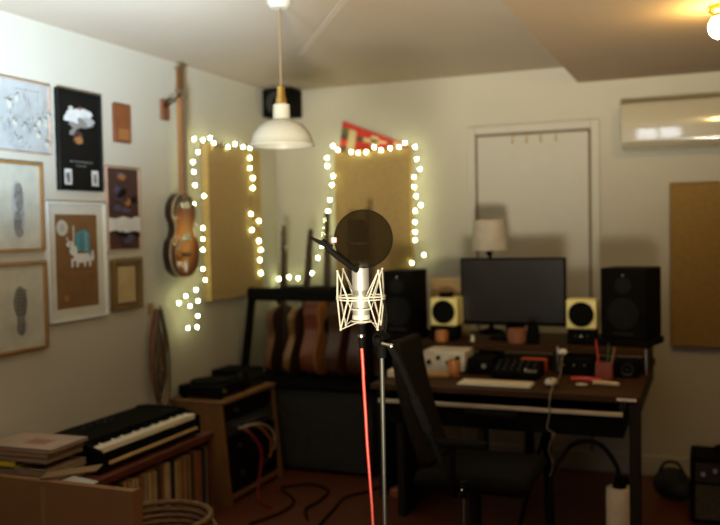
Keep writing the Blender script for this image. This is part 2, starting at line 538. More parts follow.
for u in (.10, .76):
    a.rect(u, u + .17, .04, .20, 'cloud'); a.rect(u + .035, u + .135, .055, .165, 'grey'); a.blob(u + .085, .10, .03, .02, 'ink')
a.rect(.12, .17, .11, .15, 'dred')
a.done(t)

# small brown plaque
t, a = frame('wooden_plaque', 'small plain brown wooden plaque above the narrow poster', (115, 131, 104.5, 142.5), .004, mat('plaque wood', (.15, .045, .012), .5), .018, mount=PM['orange'])
a.rect(0, 1, 0, 1, 'orange'); a.rect(.28, .95, .06, .36, 'amber'); a.done(t)

# insect / sole drawings in oak frames
t, a = frame('framed_print', 'oak framed print of a long grey oval shape, upper of two', (-14, 44.5, 161, 252.5), .013, framew, .022)
a.rect(0, 1, 0, 1, 'cream')
a.blob(.57, .48, .115, .33, 'pale', wob=.04, rot=.05).blob(.59, .62, .085, .17, 'grey', wob=.1).blob(.555, .30, .075, .15, 'grey', wob=.12)
for k in range(26):
    v = random.uniform(.2, .78); u = .57 + random.uniform(-.07, .06)
    a.line([(u, v), (u + random.uniform(-.03, .03), v + random.uniform(.02, .06))], .012, 'ink' if k % 2 else 'pale')
a.blob(.53, .19, .07, .05, 'grey')
a.done(t)
t, a = frame('framed_print', 'oak framed print of a dark shoe sole, lower of two', (-10, 48.5, 263, 353), .013, framew, .022)
a.rect(0, 1, 0, 1, 'cream')
a.blob(.545, .56, .13, .20, 'grey', wob=.05).blob(.545, .35, .075, .16, 'grey', wob=.05).blob(.55, .26, .09, .10, 'grey', wob=.05)
for i in range(7):
    for j in range(3):
        a.blob(.485 + j * .06, .42 + i * .047, .022, .016, 'ink', 8, .25)
for i in range(4):
    a.blob(.52, .21 + i * .035, .022, .012, 'ink', 8, .2); a.blob(.58, .21 + i * .035, .022, .012, 'pale', 8, .2)
a.done(t)

# white frame, brown poster with an animal
t, a = frame('framed_poster', 'brown poster of a white horned beast in wide white frame', (49.5, 108, 202, 320), .010, whitef, .024, matw=.048)
a.rect(0, 1, 0, 1, 'brown')
a.blob(.16, .855, .13, .085, 'cream', wob=.03).blob(.16, .855, .07, .045, 'pale', wob=.05)
# cape
a.poly([(.46, .62), (.80, .58), (.80, .80), (.68, .84), (.47, .80)], 'blue'); a.line([(.60, .60), (.60, .80)], .02, 'navy'); a.line([(.71, .60), (.71, .81)], .015, 'cream')
a.line([(.41, .70), (.41, .88)], .025, 'cloud')
# body, head, legs of a plain white animal
a.blob(.60, .53, .22, .055, 'cloud', wob=.1).blob(.40, .61, .09, .06, 'cloud', wob=.15).blob(.32, .68, .09, .035, 'cloud', wob=.1)
for u in (.36, .48, .66, .78):
    a.poly([(u - .03, .53), (u + .03, .53), (u + .015, .435), (u - .035, .435)], 'cloud')
a.blob(.84, .55, .035, .06, 'cloud'); a.line([(.28, .69), (.22, .755)], .02, 'cloud'); a.blob(.30, .685, .018, .010, 'ink', 8, 0)
a.words(.14, .86, .37, .014, 'amber'); a.words(.2, .7, .34, .008, 'amber'); a.blob(.18, .11, .06, .035, 'amber')
a.done(t)

# narrow dark poster
t, a = frame('framed_poster', 'narrow dark red poster with a white band beside white frame', (108, 141, 167.5, 250.5), .006, pinkish, .02, mount=PM['dred'])
a.rect(0, 1, 0, 1, 'dred')
for k in range(16):
    a.blob(random.uniform(.15, .85), random.uniform(.48, .95), .12, .04, random.choice(['navy', 'dred', 'black', 'amber', 'navy']), wob=.4)
a.poly([(0, .22), (.2, .24), (.45, .20), (.8, .23), (1, .21), (1, .39), (.85, .41), (.7, .38), (.45, .41), (.2, .38), (0, .39)], 'cloud')
for k in range(6):
    a.blob(random.uniform(.15, .85), random.uniform(.06, .2), .13, .03, random.choice(['navy', 'dred', 'black']), wob=.4)
a.done(t)

# small gilt frame
t, a = frame('gilt_frame', 'small gilt frame with blank tan card below narrow poster', (115, 143, 259, 309.5), .020, gold, .03, mount=papb)
a.rect(.04, .96, .03, .97, 'brown'); a.rect(.1, .9, .08, .92, 'cream'); a.rect(.13, .87, .10, .90, 'tan'); a.done(t)

# ================================================================ stringed instruments
def outline(prof, k=5):
    """closed outline from (height, half width) pairs, smoothed"""
    right = [Vector((w_, h, 0)) for h, w_ in prof]
    left = [Vector((-w_, h, 0)) for h, w_ in prof[::-1] if w_ > 1e-4]
    pts = right + left
    if abs(right[0].x) < 1e-4 and abs(left[-1].x) < 1e-4:
        pts = pts[:-1]
    return [(p.x, p.y) for p in spline(pts, k, True)]


def instrument(name, label, cat, prof, th, nl, hl, face_m, side_m, neck_m, loc, rz, tilt=0.0, pegs=3, hole=True, bass=False, group=None, headw=.028, guard=None):
    """a fretted instrument standing on its end; local x across, y front, z up"""
    t = thing(name, label, cat, loc, rz, group)
    t.rotation_euler = (0, tilt, rz)
    ol = outline(prof); bl = max(h for h, _ in prof)
    MB().prism(ol, -th / 2, th / 2 - .006).build('body_sides', side_m, t, bevel=.004, angle=60)
    MB().prism([(u * .985, .003 + v * .99) for u, v in ol], th / 2 - .006, th / 2).build('soundboard', face_m, t, bevel=.002, angle=60)
    MB().prism([(-.022, bl - .03), (.022, bl - .03), (.020, bl + nl), (-.020, bl + nl)], th / 2 - .022, th / 2 + .004).build('neck', neck_m, t, bevel=.004)
    fb = MB().prism([(-.022, bl - (.06 if not bass else .02)), (.022, bl - (.06 if not bass else .02)), (.019, bl + nl), (-.019, bl + nl)], th / 2 + .004, th / 2 + .009).build('fretboard', mat('rosewood', (.05, .022, .012), .5) if not bass else mat('amber fingerboard', (.17, .07, .02), .4), t)
    for k in range(12 if bass else 0):
        z = bl + nl - (nl + .05) * (1 - .5 ** (k / 12)) * 1.9
        if z > bl - .05:
            MB().bx(-.020, .020, th / 2 + .009, th / 2 + .0102, z - .001, z + .001).build('fret', steel, fb)
    hd = MB().prism([(-.02, bl + nl), (.02, bl + nl), (headw, bl + nl + .03), (headw * .85, bl + nl + hl), (0, bl + nl + hl + .008), (-headw * .85, bl + nl + hl), (-headw, bl + nl + .03)],
                    th / 2 - .018, th / 2 - .002).build('headstock', neck_m if not bass else mat('amber headstock', (.13, .055, .016), .35), t, bevel=.003)
    for s_ in (-1, 1):
        for k in range(pegs):
            z = bl + nl + .035 + k * (hl - .05) / max(1, pegs - 1)
            MB().cyl((s_ * headw * .8, th / 2 - .01, z), (s_ * (headw + .012), th / 2 - .01, z), .003, seg=8).ball((s_ * (headw + .018), th / 2 - .01, z), .008, (1, .5, 1), seg=10).build('tuning_peg', steel, hd)
    bz = bl * .27
    br = MB().bx(-.045, .045, th / 2, th / 2 + .008, bz - .009, bz + .009).build('bridge', mat('rosewood', (.05, .022, .012), .5), t, bevel=.002)
    if hole:
        MB().lathe([(0.0, .0008), (.045, .0008), (.045, 0)], (0, th / 2, bl * .62), 28, Rx(-pi / 2)).build('sound_hole', black, t)
        MB().lathe([(.046, .0), (.046, .0012), (.056, .0012), (.056, 0)], (0, th / 2, bl * .62), 28, Rx(-pi / 2)).build('rosette', mat('rosewood', (.05, .022, .012), .5), t)
    m = MB()
    ns = 2 * pegs
    for k in range(ns):
        u = (k / (ns - 1) - .5)
        m.tube([(u * .05, th / 2 + .010, bz), (u * .032, th / 2 + .012, bl + nl), (u * .045, th / 2 + .002, bl + nl + .05)], .0008, 4)
    m.build('strings', steel, t)
    if bass:
        for z in (bl * .48, bl * .86):
            pk = MB().bx(-.042, .042, th / 2, th / 2 + .010, z - .015, z + .015).build('pickup', chrome, t, bevel=.002)
        MB().prism([(-.012, .02), (.012, .02), (.02, .09), (-.02, .09)], th / 2, th / 2 + .006).build('tailpiece', chrome, t, bevel=.002)
        MB().prism([(.03, bl * .50), (.10, bl * .36), (.105, bl * .28), (.075, bl * .30), (.03, bl * .40)], th / 2 + .004, th / 2 + .007).build('pickguard', mat('pearl guard', (.50, .34, .18), .3), t, bevel=.001)
        for q in ((.085, .14), (.065, .10)):
            MB().cyl((q[0], th / 2, q[1]), (q[0], th / 2 + .014, q[1]), .008, seg=14).build('control_knob', brass, t)
        MB().tube([(u * 1.0, -th / 2 + .004 + th - .008, v) for u, v in ol], .0035, 6, closed=True).build('binding', mat('cream binding', (.5, .38, .2), .4), t)
    return t


violin = [(0, 0), (.006, .06), (.05, .118), (.12, .140), (.18, .132), (.205, .118), (.225, .095), (.26, .083), (.29, .086), (.315, .102), (.34, .110), (.39, .104), (.43, .075), (.452, .035), (.455, 0)]
bf = burst('bass sunburst', (.95, .42, .06), (.36, .085, .013), (.014, .006, .004), .138, .235, .20)
p = at(184.5, 277, 0, XL + .10)
bass = instrument('bass_guitar', 'sunburst violin shaped bass guitar hanging on left wall', 'bass guitar', violin, .055, .52, .165, bf,
                  mat('bass dark sides', (.022, .010, .006), .3), mat('bass maple neck', (.26, .115, .03), .4), (XL + .085, p.y, p.z), -pi / 2, tilt=-.0, pegs=2, hole=False, bass=True, headw=.026)
hz = p.z + .455 + .52 + .012
hg = thing('guitar_hanger', 'small wooden wall hanger holding the bass by its head', 'guitar hanger', (XL, p.y - .0, hz - .05))
MB().bx(XL, XL + .02, p.y - .045, p.y + .02, hz - .13, hz - .02).build('backplate', mat('hanger wood', (.16, .055, .02), .5), hg, bevel=.004, world=True)
m = MB().tube([(XL + .018, p.y - .03, hz - .06), (XL + .05, p.y - .035, hz - .025), (XL + .09, p.y - .031, hz - .021), (XL + .122, p.y - .031, hz - .005)], .005, 8, smooth=3)
m.tube([(XL + .018, p.y - .01, hz - .06), (XL + .058, p.y + .0, hz - .032), (XL + .085, p.y + .031, hz - .024), (XL + .122, p.y + .031, hz - .005)], .005, 8, smooth=3)
m.build('yoke', black, hg, world=True)

# --- instruments in the rack
dread = [(0, 0), (.004, .08), (.04, .165), (.10, .195), (.17, .188), (.24, .150), (.29, .132), (.34, .136), (.40, .148), (.455, .13), (.49, .08), (.50, .03), (.50, 0)]
elec = [(0, 0), (.004, .07), (.04, .145), (.10, .165), (.16, .150), (.22, .118), (.26, .112), (.31, .135), (.37, .15), (.41, .12), (.43, .06), (.435, 0)]
gx = [(-2.565, 4.90, elec, .045, .33, mat('dark plum finish', (.035, .012, .010), .3), mat('amber edge', (.17, .07, .02), .4), 'dark plum guitar with amber edge, leftmost in the rack', False, .05),
      (-2.440, 4.90, elec, .05, .31, mat('dark brown finish', (.08, .025, .012), .3), mat('honey edge', (.22, .10, .028), .4), 'dark brown guitar with honey sides, second from left in rack', False, .115),
      (-2.275, 4.90, dread, .10, .34, mat('spruce orange top', (.56, .23, .05), .35, var=.15, scale=6, stretch=(8, 8, 1)), mat('cherry sides', (.17, .04, .018), .35), 'orange topped acoustic guitar, middle of the rack', True, .03),
      (-2.115, 4.90, dread, .09, .30, mat('dark red finish', (.13, .03, .015), .35), mat('walnut sides', (.07, .028, .014), .35), 'dark red acoustic guitar behind the microphone, in the rack', True, .03),
      (-1.965, 4.90, dread, .09, .36, mat('mahogany top', (.19, .07, .025), .35), mat('walnut sides', (.07, .028, .014), .35), 'brown acoustic guitar at rack end by the black speaker', True, .0)]
for x, y, pr_, th, nl, fm, sm, lb, ho, ti in gx:
    instrument('guitar', lb, 'guitar', pr_, th, nl, .17, fm, sm, mat('dark neck', (.05, .022, .012), .45), (x, y, .575), -pi / 2, tilt=0, pegs=3, hole=ho, group='guitars in the rack')
for o in [o for o in COL.objects if o.name.startswith('guitar') and o.type == 'EMPTY' and o.get('category') == 'guitar']:
    ti = [g[-1] for g in gx if abs(g[0] - o.location.x) < .001][0]
    o.rotation_mode = 'QUATERNION'
    o.rotation_quaternion = (Matrix.Rotation(ti, 3, 'Y') @ Matrix.Rotation(-pi / 2, 3, 'Z')).to_quaternion()

# rack
rk = thing('guitar_rack', 'black guitar rack with padded top bar holding several guitars', 'guitar rack', (-2.28, 4.9, .50))
for s_, xb, xt in ((0, -2.72, -2.645), (1, -1.86, -1.87)):
    for yb, yt in ((4.70, 4.72), (5.10, 5.12)):
        MB().tube([(xb, yb, .51), (xt, yt, 1.10)], .026, 12).build('upright', black, rk, world=True)
    MB().tube([(xb, 4.70, .52), (xb, 5.10, .52)], .016, 10).build('foot_bar', black, rk, world=True)
MB().box((-2.258, 4.68, 1.093), (.80, .05, .082)).build('padded_bar', blackf, rk, bevel=.02, world=True)
MB().tube([(-2.66, 5.15, 1.09), (-1.855, 5.15, 1.09)], .024, 12).build('rear_bar', blackf, rk, world=True)
MB().bx(-2.72, -1.86, 4.74, 5.06, .515, .557).build('base_pad', blackf, rk, bevel=.008, world=True)
MB().tube([(-2.72, 4.69, .53), (-1.86, 4.69, .53)], .018, 10).build('front_rail', black, rk, world=True)

# cabinet under the rack
ap = thing('amplifier_cabinet', 'large black amplifier cabinet with dark grille under guitar rack', 'amplifier', (-2.29, 4.92, 0))
MB().bx(-2.74, -1.85, 4.70, 5.15, .02, .50).build('body', mat('black vinyl', (.016, .014, .011), .7, var=.3, scale=80, bump=.1), ap, bevel=.01, world=True)
MB().bx(-2.68, -1.90, 4.692, 4.70, .07, .45).build('grille', grille_m, ap, world=True)
for x in (-2.70, -1.89):
    for y in (4.74, 5.11):
        MB().cyl((x, y, 0), (x, y, .022), .02, seg=12).build('foot', black, ap, world=True)
for x in (-2.73, -1.86):
    MB().bx(x - .012, x + .012, 4.69, 4.72, .46, .505).build('corner_cap', blackm, ap, world=True)

# ================================================================ pendant lamp
cp = at(279, 1, 2, ZC)
pl = thing('pendant_lamp', 'white enamel pendant lamp hanging from ceiling on thin rod', 'pendant lamp', (cp.x, cp.y, ZC))
LZ = 1.838 - ZC
MB().lathe([(0, -.03), (.035, -.03), (.05, -.012), (.052, 0)], seg=28).build('ceiling_rose', lamps, pl)
MB().cyl((0, 0, -.03), (0, 0, LZ + .235), .0045, seg=8).build('rod', mat('brown cord', (.22, .14, .07), .5), pl)
MB().lathe([(0, .24), (.016, .24), (.018, .20), (.022, .19), (.022, .165), (0, .165)], (0, 0, LZ), 20).build('brass_cap', brass, pl)
sh = MB().lathe([(.024, .170), (.034, .165), (.036, .112), (.040, .104), (.060, .098), (.088, .082), (.112, .056), (.126, .026), (.131, .006), (.138, .0), (.138, -.006), (.130, -.004), (.124, .018),
                 (.106, .052), (.082, .074), (.055, .088), (.030, .094), (.0, .096)], (0, 0, LZ), 40)
sh.build('shade', lamps, pl)
MB().ball((0, 0, LZ + .05), .028, (1, 1, 1.2)).build('bulb', mat('unlit bulb', (.7, .68, .6), .2), pl)

# small black speaker in the corner by the ceiling
cs = thing('corner_speaker', 'small black box speaker in top corner behind pendant lamp', 'speaker', (-2.63, 5.17, 2.235))
MB().bx(-2.74, -2.53, 5.08, 5.25, 2.235, 2.415).build('cabinet', black, cs, bevel=.006, world=True)
MB().lathe([(.075, 0), (.075, .004), (.06, .006), (.02, -.004), (0, .004)], (-2.635, 5.079, 2.325), 24, Rx(pi / 2)).build('cone', dgrey, cs, world=True)
MB().bx(-2.66, -2.60, 5.25, YB, 2.30, 2.36).build('bracket', blackm, cs, world=True)

# ceiling globe
gl = thing('ceiling_light', 'lit round glass ceiling light at top right', 'ceiling light', (.045, 3.70, ZD))
MB().lathe([(0, 0), (.045, 0), (.045, -.02), (.030, -.03), (.030, -.045), (0, -.045)], seg=24).build('fitting', brass, gl)
MB().lathe([(0, -.125), (.019, -.123), (.036, -.111), (.044, -.092), (.044, -.074), (.036, -.055), (.026, -.044), (.0, -.044)], seg=28).build('globe', globe_m, gl)

# ================================================================ hanging cables
hkp = at(153, 309, 0, XL + .02)
tag(MB().bx(XL, XL + .012, hkp.y - .02, hkp.y + .02, hkp.z - .03, hkp.z + .03).tube([(XL + .01, hkp.y, hkp.z - .01), (XL + .06, hkp.y, hkp.z - .012), (XL + .07, hkp.y, hkp.z + .02)], .005, 8, smooth=3)
    .build('wall_hook', mat('hook wood', (.3, .15, .06), .5), bevel=.002), 'small wall hook from which looped cables hang', 'hook')
for lb, colr, drops, off in (('mustard cable looped on wall hook beside gilt frame', (.30, .19, .05), (.40, .36, .42), 0.0),
                             ('plum coloured cable looped on wall hook, left loops', (.12, .035, .045), (.50, .46), .012),
                             ('brown cable with long tail looped on wall hook', (.22, .09, .035), (.34, .30, .53), .024),
                             ('dark green cable looped on wall hook, hanging lowest', (.05, .06, .03), (.44, .55), .036)):
    mm = MB()
    cc = mat(lb[:12] + ' cable', colr, .5)
    for k, L in enumerate(drops):
        w_ = .035 + .016 * k + random.uniform(0, .014); yo = random.uniform(-.012, .022); xo = XL + .022 + off * 1.25 + k * .0012
        yc = hkp.y; z1 = hkp.z
        mm.tube([(xo, yc - .008, z1), (xo, yc - w_ * .7 + yo, z1 - L * .35), (xo, yc - w_ * .75 + yo, z1 - L * .75), (xo, yc + yo, z1 - L), (xo, yc + w_ * .9 + yo, z1 - L * .8), (xo, yc + w_ * .8 + yo, z1 - L * .35), (xo, yc + .008, z1)],
                .0055, 7, smooth=4)
    tag(mm.build('hanging_cable', cc), lb, 'cable', 'cables hung on the left wall')

# ================================================================ record cabinet, records, keyboard
rc = thing('record_cabinet', 'mahogany record cabinet along left wall under the keyboard', 'cabinet', (-2.535, 3.155, 0))
cy0, cy1, cxf, ch = 2.61, 3.70, -2.33, .475
MB().bx(-2.745, cxf + .01, cy0 - .01, cy1 + .01, ch - .035, ch).build('top', redw, rc, bevel=.003, world=True)
for y in (cy0, cy1 - .02):
    MB().bx(-2.74, cxf, y, y + .02, 0, ch - .035).build('side_panel', redw, rc, bevel=.002, world=True)
MB().bx(-2.74, cxf, cy0 + .02, cy1 - .02, .06, .085).build('bottom_shelf', redw, rc, world=True)
MB().bx(-2.74, -2.732, cy0 + .02, cy1 - .02, .085, ch - .035).build('back_panel', redw, rc, world=True)
MB().bx(-2.72, cxf - .03, cy0 + .02, cy1 - .02, 0, .06).build('plinth', redw, rc, world=True)
rcol = [('tan', (.34, .20, .08)), ('cream', (.48, .36, .20)), ('dark brown', (.06, .03, .018)), ('rust', (.28, .09, .03)), ('black', (.015, .013, .012)), ('ochre', (.36, .22, .06)), ('grey', (.20, .17, .13))]
y = cy0 + .026; k = 0
while y < cy1 - .03:
    th = random.choice((.006, .008, .010, .014, .018))
    if y + th > cy1 - .022:
        break
    nm, cc = rcol[random.choice((0, 0, 1, 1, 2, 3, 4, 5, 5, 6))]
    hh = random.uniform(.305, .325); xf = cxf - .012 - random.uniform(0, .02)
    tag(MB().bx(xf - .31, xf, y, y + th, .0855, .0855 + hh).build('record_sleeve', mat(nm + ' sleeve', cc, .7), bevel=.0008),
        'record sleeve with %s spine standing in cabinet under keyboard' % nm, 'record', 'records in the cabinet')
    y += th + .0012; k += 1

kb = thing('electric_piano', 'black electric piano on the mahogany record cabinet', 'electric piano', (-2.53, 3.26, ch))
ky0, ky1 = 2.87, 3.63
A = Matrix(((0, 0, 0, 0), (0, 1, 0, 0), (0, 0, 1, 0), (0, 0, 0, 1)))
sec = [(-2.715, ch + .012), (-2.715, ch + .122), (-2.66, ch + .130), (-2.445, ch + .130), (-2.440, ch + .085), (-2.36, ch + .080), (-2.352, ch + .012)]
m = MB()
Mx = Matrix(((1, 0, 0, 0), (0, 1, 0, 0), (0, 0, 1, 0), (0, 0, 0, 1)))
m.prism(sec, ky0 + .022, ky1 - .022, Mx)
m.build('body', black, kb, bevel=.003, world=True)
for y in (ky0, ky1 - .022):
    MB().prism([(-2.72, ch + .010), (-2.72, ch + .127), (-2.66, ch + .135), (-2.44, ch + .135), (-2.40, ch + .115), (-2.35, ch + .100), (-2.345, ch + .010)], y, y + .022).build('end_cheek', black, kb, bevel=.003, world=True)
nk = 34; kw = (ky1 - ky0 - .05) / nk
for k in range(nk):
    yy = ky0 + .025 + k * kw
    MB().bx(-2.439, -2.362, yy + .0006, yy + kw - .0006, ch + .086, ch + .108).build('white_key', keyw, kb, world=True)
    if k % 7 in (0, 1, 3, 4, 5) and k < nk - 1:
        MB().bx(-2.439, -2.412, yy + kw - .005, yy + kw + .005, ch + .1082, ch + .118).build('black_key', black, kb, world=True)
MB().bx(-2.352, -2.345, ky0 + .06, ky1 - .03, ch + .034, ch + .047).build('key_slip', mat('pale wood strip', (.62, .42, .18), .4), kb, world=True)
for y in (ky0 + .1, ky1 - .1):
    for x in (-2.66, -2.40):
        MB().cyl((x, y, ch), (x, y, ch + .013), .012, seg=10).build('foot', black, kb, world=True)
for k in range(5):
    MB().cyl((-2.60, ky0 + .2 + k * .05, ch + .128), (-2.60, ky0 + .2 + k * .05, ch + .142), .008, seg=12).build('knob', dgrey, kb, world=True)

# ================================================================ cardboard box, magazines
ch_ = .475
cb = thing('cardboard_carton', 'flat brown cardboard carton standing upright below the magazine stack', 'carton', (-2.33, 2.56, 0))
bx0, bx1, by0, by1, bh = -2.74, -1.935, 2.535, 2.592, .548
m = MB().bx(bx0, bx1, by0, by0 + .006, 0, bh).bx(bx0, bx1, by1 - .006, by1, 0, bh - .01).bx(bx0, bx0 + .006, by0 + .006, by1 - .006, 0, bh).bx(bx1 - .006, bx1, by0 + .006, by1 - .006, 0, bh).bx(bx0 + .006, bx1 - .006, by0 + .006, by1 - .006, 0, .006)
m.build('body', card, cb, world=True)
MB().bx(bx0 + .008, bx1 - .008, by0 + .007, by1 - .007, bh - .012, bh - .006).build('flap', card, cb, world=True)
tag(MB().box((-2.345, 2.70, ch_ + .016), (.13, .15, .0015), Ry(.09)).build('loose_paper', paper), 'loose white paper sheet sticking out behind the cardboard carton', 'paper')
MB().bx(-2.36, -2.335, by0 - .001, by0 + .001, .02, bh - .02).build('tape', mat('brown tape', (.22, .11, .04), .3), cb, world=True)

zz = .4755
mags = [('dark green magazine at the bottom of the stack', (.03, .04, .025), .026, .33, .22, .04),     ('grey magazine second from the bottom of stack', (.14, .10, .075), .028, .33, .22, .10), ('cream magazine third from the bottom of stack', (.26, .18, .11), .024, .32, .22, .16),
        ('small yellow spined booklet in middle of the stack', (.70, .52, .02), .024, .17, .232, .0), ('dark brown magazine third from the stack top', (.09, .05, .035), .024, .34, .22, .12), ('rust edged magazine second from stack top', (.33, .13, .07), .022, .32, .22, .2), ('pale pinkish magazine on top of the stack', (.36, .26, .19), .014, .34, .225, .17)]
for i, (lb, cc, th, L, D, an) in enumerate(mags):
    t = thing('magazine', lb, 'magazine', (-2.575 + .012 * ((i * 5) % 4) - .01 if i != 3 else -2.655, 2.737 + .008 * ((i * 3) % 3), zz), an * .18, 'magazines on the record cabinet')
    MB().bx(-L / 2, L / 2, -D / 2, D / 2, th * .8, th).bx(-L / 2, L / 2, -D / 2, D / 2, 0, th * .2).bx(*((-L / 2, L / 2, -D / 2, -D / 2 + .0018) if i in (0, 3) else (-L / 2, -L / 2 + .0018, -D / 2, D / 2)), 0, th).build('cover', mat(lb[:14] + ' cover', cc, .4), t)
    MB().bx(-L / 2 + .002, L / 2 - .002, -D / 2 + .002, D / 2 - .002, th * .2, th * .8).build('pages', mat('page edges', (.26, .19, .12), .8), t)
    if i == len(mags) - 1:
        MB().bx(-.02, .08, -.05, .02, th, th + .0008).build('cover_print', mat('faded red ink', (.30, .12, .09), .7), t)
    zz += th + .0006

# brown envelope leaning out beside stack
tag(MB().box((-2.30, 2.64, .560), (.22, .09, .005), Rz(.4) @ Ry(-.12)).build('brown_envelope', papb), 'brown envelope jutting out beneath the magazine stack', 'envelope')

# wicker basket
bk = thing('wicker_basket', 'round wicker basket on floor before the record cabinet', 'basket', (-2.04, 2.85, .0))
m = MB()
for k in range(13):
    z = .02 + k * .0245; r = .15 + .04 * (k / 12)
    m.tube([(r * cos(a_ * pi / 16) * (1 + .02 * ((a_ + k) % 2)), r * sin(a_ * pi / 16) * (1 + .02 * ((a_ + k) % 2)), z) for a_ in range(32)], .012, 6, closed=True)
m.lathe([(0, .01), (.15, .01), (.15, .02), (0, .02)])
m.build('woven_side', wick, bk)
MB().tube([(.197 * cos(a_ * pi / 20), .197 * sin(a_ * pi / 20), .340 + .003 * (a_ % 2)) for a_ in range(40)], .013, 8, closed=True).build('rim', wick, bk)
for s_ in (-1, 1):
    MB().tube([(s_ * .2, -.06, .335), (s_ * .22, -.05, .32), (s_ * .23, 0, .31), (s_ * .22, .05, .32), (s_ * .2, .06, .335)], .009, 8, smooth=3).build('handle', wick, bk)

# ================================================================ equipment rack
er = thing('equipment_rack', 'wooden equipment rack cabinet with slanted front on left wall side', 'equipment rack', (-2.56, 4.25, 0))
ey0, ey1, eh = 3.95, 4.56, .57
for y in (ey0, ey1 - .022):
    MB().prism([(-2.745, 0), (-2.745, eh - .02), (-2.425, eh - .02), (-2.375, 0)], y, y + .022).build('side_panel', rackw, er, bevel=.002, world=True)
MB().bx(-2.75, -2.415, ey0 - .004, ey1 + .004, eh - .02, eh).build('top', rackw, er, bevel=.003, world=True)
MB().bx(-2.745, -2.735, ey0 + .022, ey1 - .022, .0, eh - .02).build('back_panel', rackw, er, world=True)
MB().bx(-2.73, -2.39, ey0 + .022, ey1 - .022, .03, .05).build('bottom_shelf', rackw, er, world=True)
units = [(.455, .535, 'black rack unit with round dial at top of equipment rack'), (.36, .45, 'black rack unit with patch sockets, second in equipment rack'),
         (.245, .355, 'plain black rack unit third down in equipment rack'), (.056, .24, 'deep black power amplifier at bottom of equipment rack')]
for i, (z0, z1, lb) in enumerate(units):
    t = thing('rack_unit', lb, 'rack unit', (-2.56, 4.255, z0), group='units in the equipment rack')
    xm = -2.425 + .05 * (1 - (z0 + z1) / 2 / eh) - .012
    MB().bx(-2.70, xm - .006, ey0 + .035, ey1 - .035, z0 + .002, z1 - .002).build('chassis', black, t, world=True)
    MB().bx(xm - .006, xm, ey0 + .024, ey1 - .024, z0 + .002, z1 - .002).build('faceplate', dgrey if i == 1 else black, t, bevel=.001, world=True)
    zc = (z0 + z1) / 2
    for k in range((1, 8, 3, 2)[i]):
        yy = ey0 + .16 + k * (.0, .045, .14, .26)[i]
        MB().cyl((xm, yy, zc), (xm + .014, yy, zc), (.016, .008, .010, .015)[i], seg=16).build(('dial', 'socket', 'knob', 'knob')[i], (steel, chrome, dgrey, dgrey)[i], t, world=True)
# patch leads
def lead(name, label, pts, r, m_, sm=6, grp=None):
    return tag(MB().tube(pts, r, 7, smooth=sm).build(name, m_), label, 'cable', grp)


xf = -2.385
lead('patch_lead', 'white patch lead looping across equipment rack front', [(xf, 4.06, .405), (xf + .05, 4.10, .42), (xf + .07, 4.20, .405), (xf + .07, 4.32, .34), (xf + .055, 4.38, .24), (xf + .03, 4.39, .21)], .006, mat('white lead', (.35, .29, .19), .5), 6, 'patch leads on the equipment rack')
lead('patch_lead', 'orange patch lead looping across equipment rack front', [(xf, 4.15, .405), (xf + .04, 4.18, .40), (xf + .06, 4.24, .36), (xf + .06, 4.32, .28), (xf + .04, 4.35, .20), (xf + .03, 4.35, .18)], .006, mat('orange lead', (.50, .18, .04), .5), 6, 'patch leads on the equipment rack')
lead('patch_lead', 'red patch lead dropping from equipment rack to floor', [(xf, 4.10, .40), (xf + .04, 4.11, .375), (xf + .07, 4.14, .32), (xf + .085, 4.16, .25), (xf + .085, 4.14, .15), (xf + .09, 4.10, .06), (xf + .12, 4.07, .012), (xf + .22, 4.0, .010)], .0075, mat('crimson lead', (.16, .008, .012), .5), 6, 'patch leads on the equipment rack')

# devices on top
dv = thing('turntable', 'flat black turntable deck on top of equipment rack', 'turntable', (-2.585, 4.20, eh))
MB().bx(-2.72, -2.46, 3.99, 4.31, eh + .012, eh + .070).build('plinth', black, dv, bevel=.005, world=True)
MB().cyl((-2.60, 4.14, eh + .070), (-2.60, 4.14, eh + .082), .115, seg=40).build('platter', black, dv, world=True)
MB().tube([(-2.49, 4.28, eh + .095), (-2.48, 4.18, eh + .10), (-2.53, 4.11, eh + .095)], .003, 8).cyl((-2.49, 4.28, eh + .070), (-2.49, 4.28, eh + .10), .012).build('tonearm', dgrey, dv, world=True)
MB().cyl((-2.46, 4.04, eh + .04), (-2.446, 4.04, eh + .04), .012, seg=14).build('knob', brass, dv, world=True)
for x in (-2.70, -2.48):
    for y in (4.02, 4.28):
        MB().cyl((x, y, eh), (x, y, eh + .013), .018, seg=12).build('foot', black, dv, world=True)
dv = thing('tape_deck', 'small black tape deck behind turntable on equipment rack', 'tape deck', (-2.60, 4.485, eh))
MB().bx(-2.72, -2.48, 4.335, 4.54, eh, eh + .10).build('casing', black, dv, bevel=.005, world=True)
MB().bx(-2.48, -2.476, 4.345, 4.53, eh + .045, eh + .09).build('faceplate', dgrey, dv, world=True)
for k in range(4):
    MB().bx(-2.48, -2.472, 4.37 + k * .035, 4.39 + k * .035, eh + .015, eh + .03).build('button', dgrey, dv, world=True)

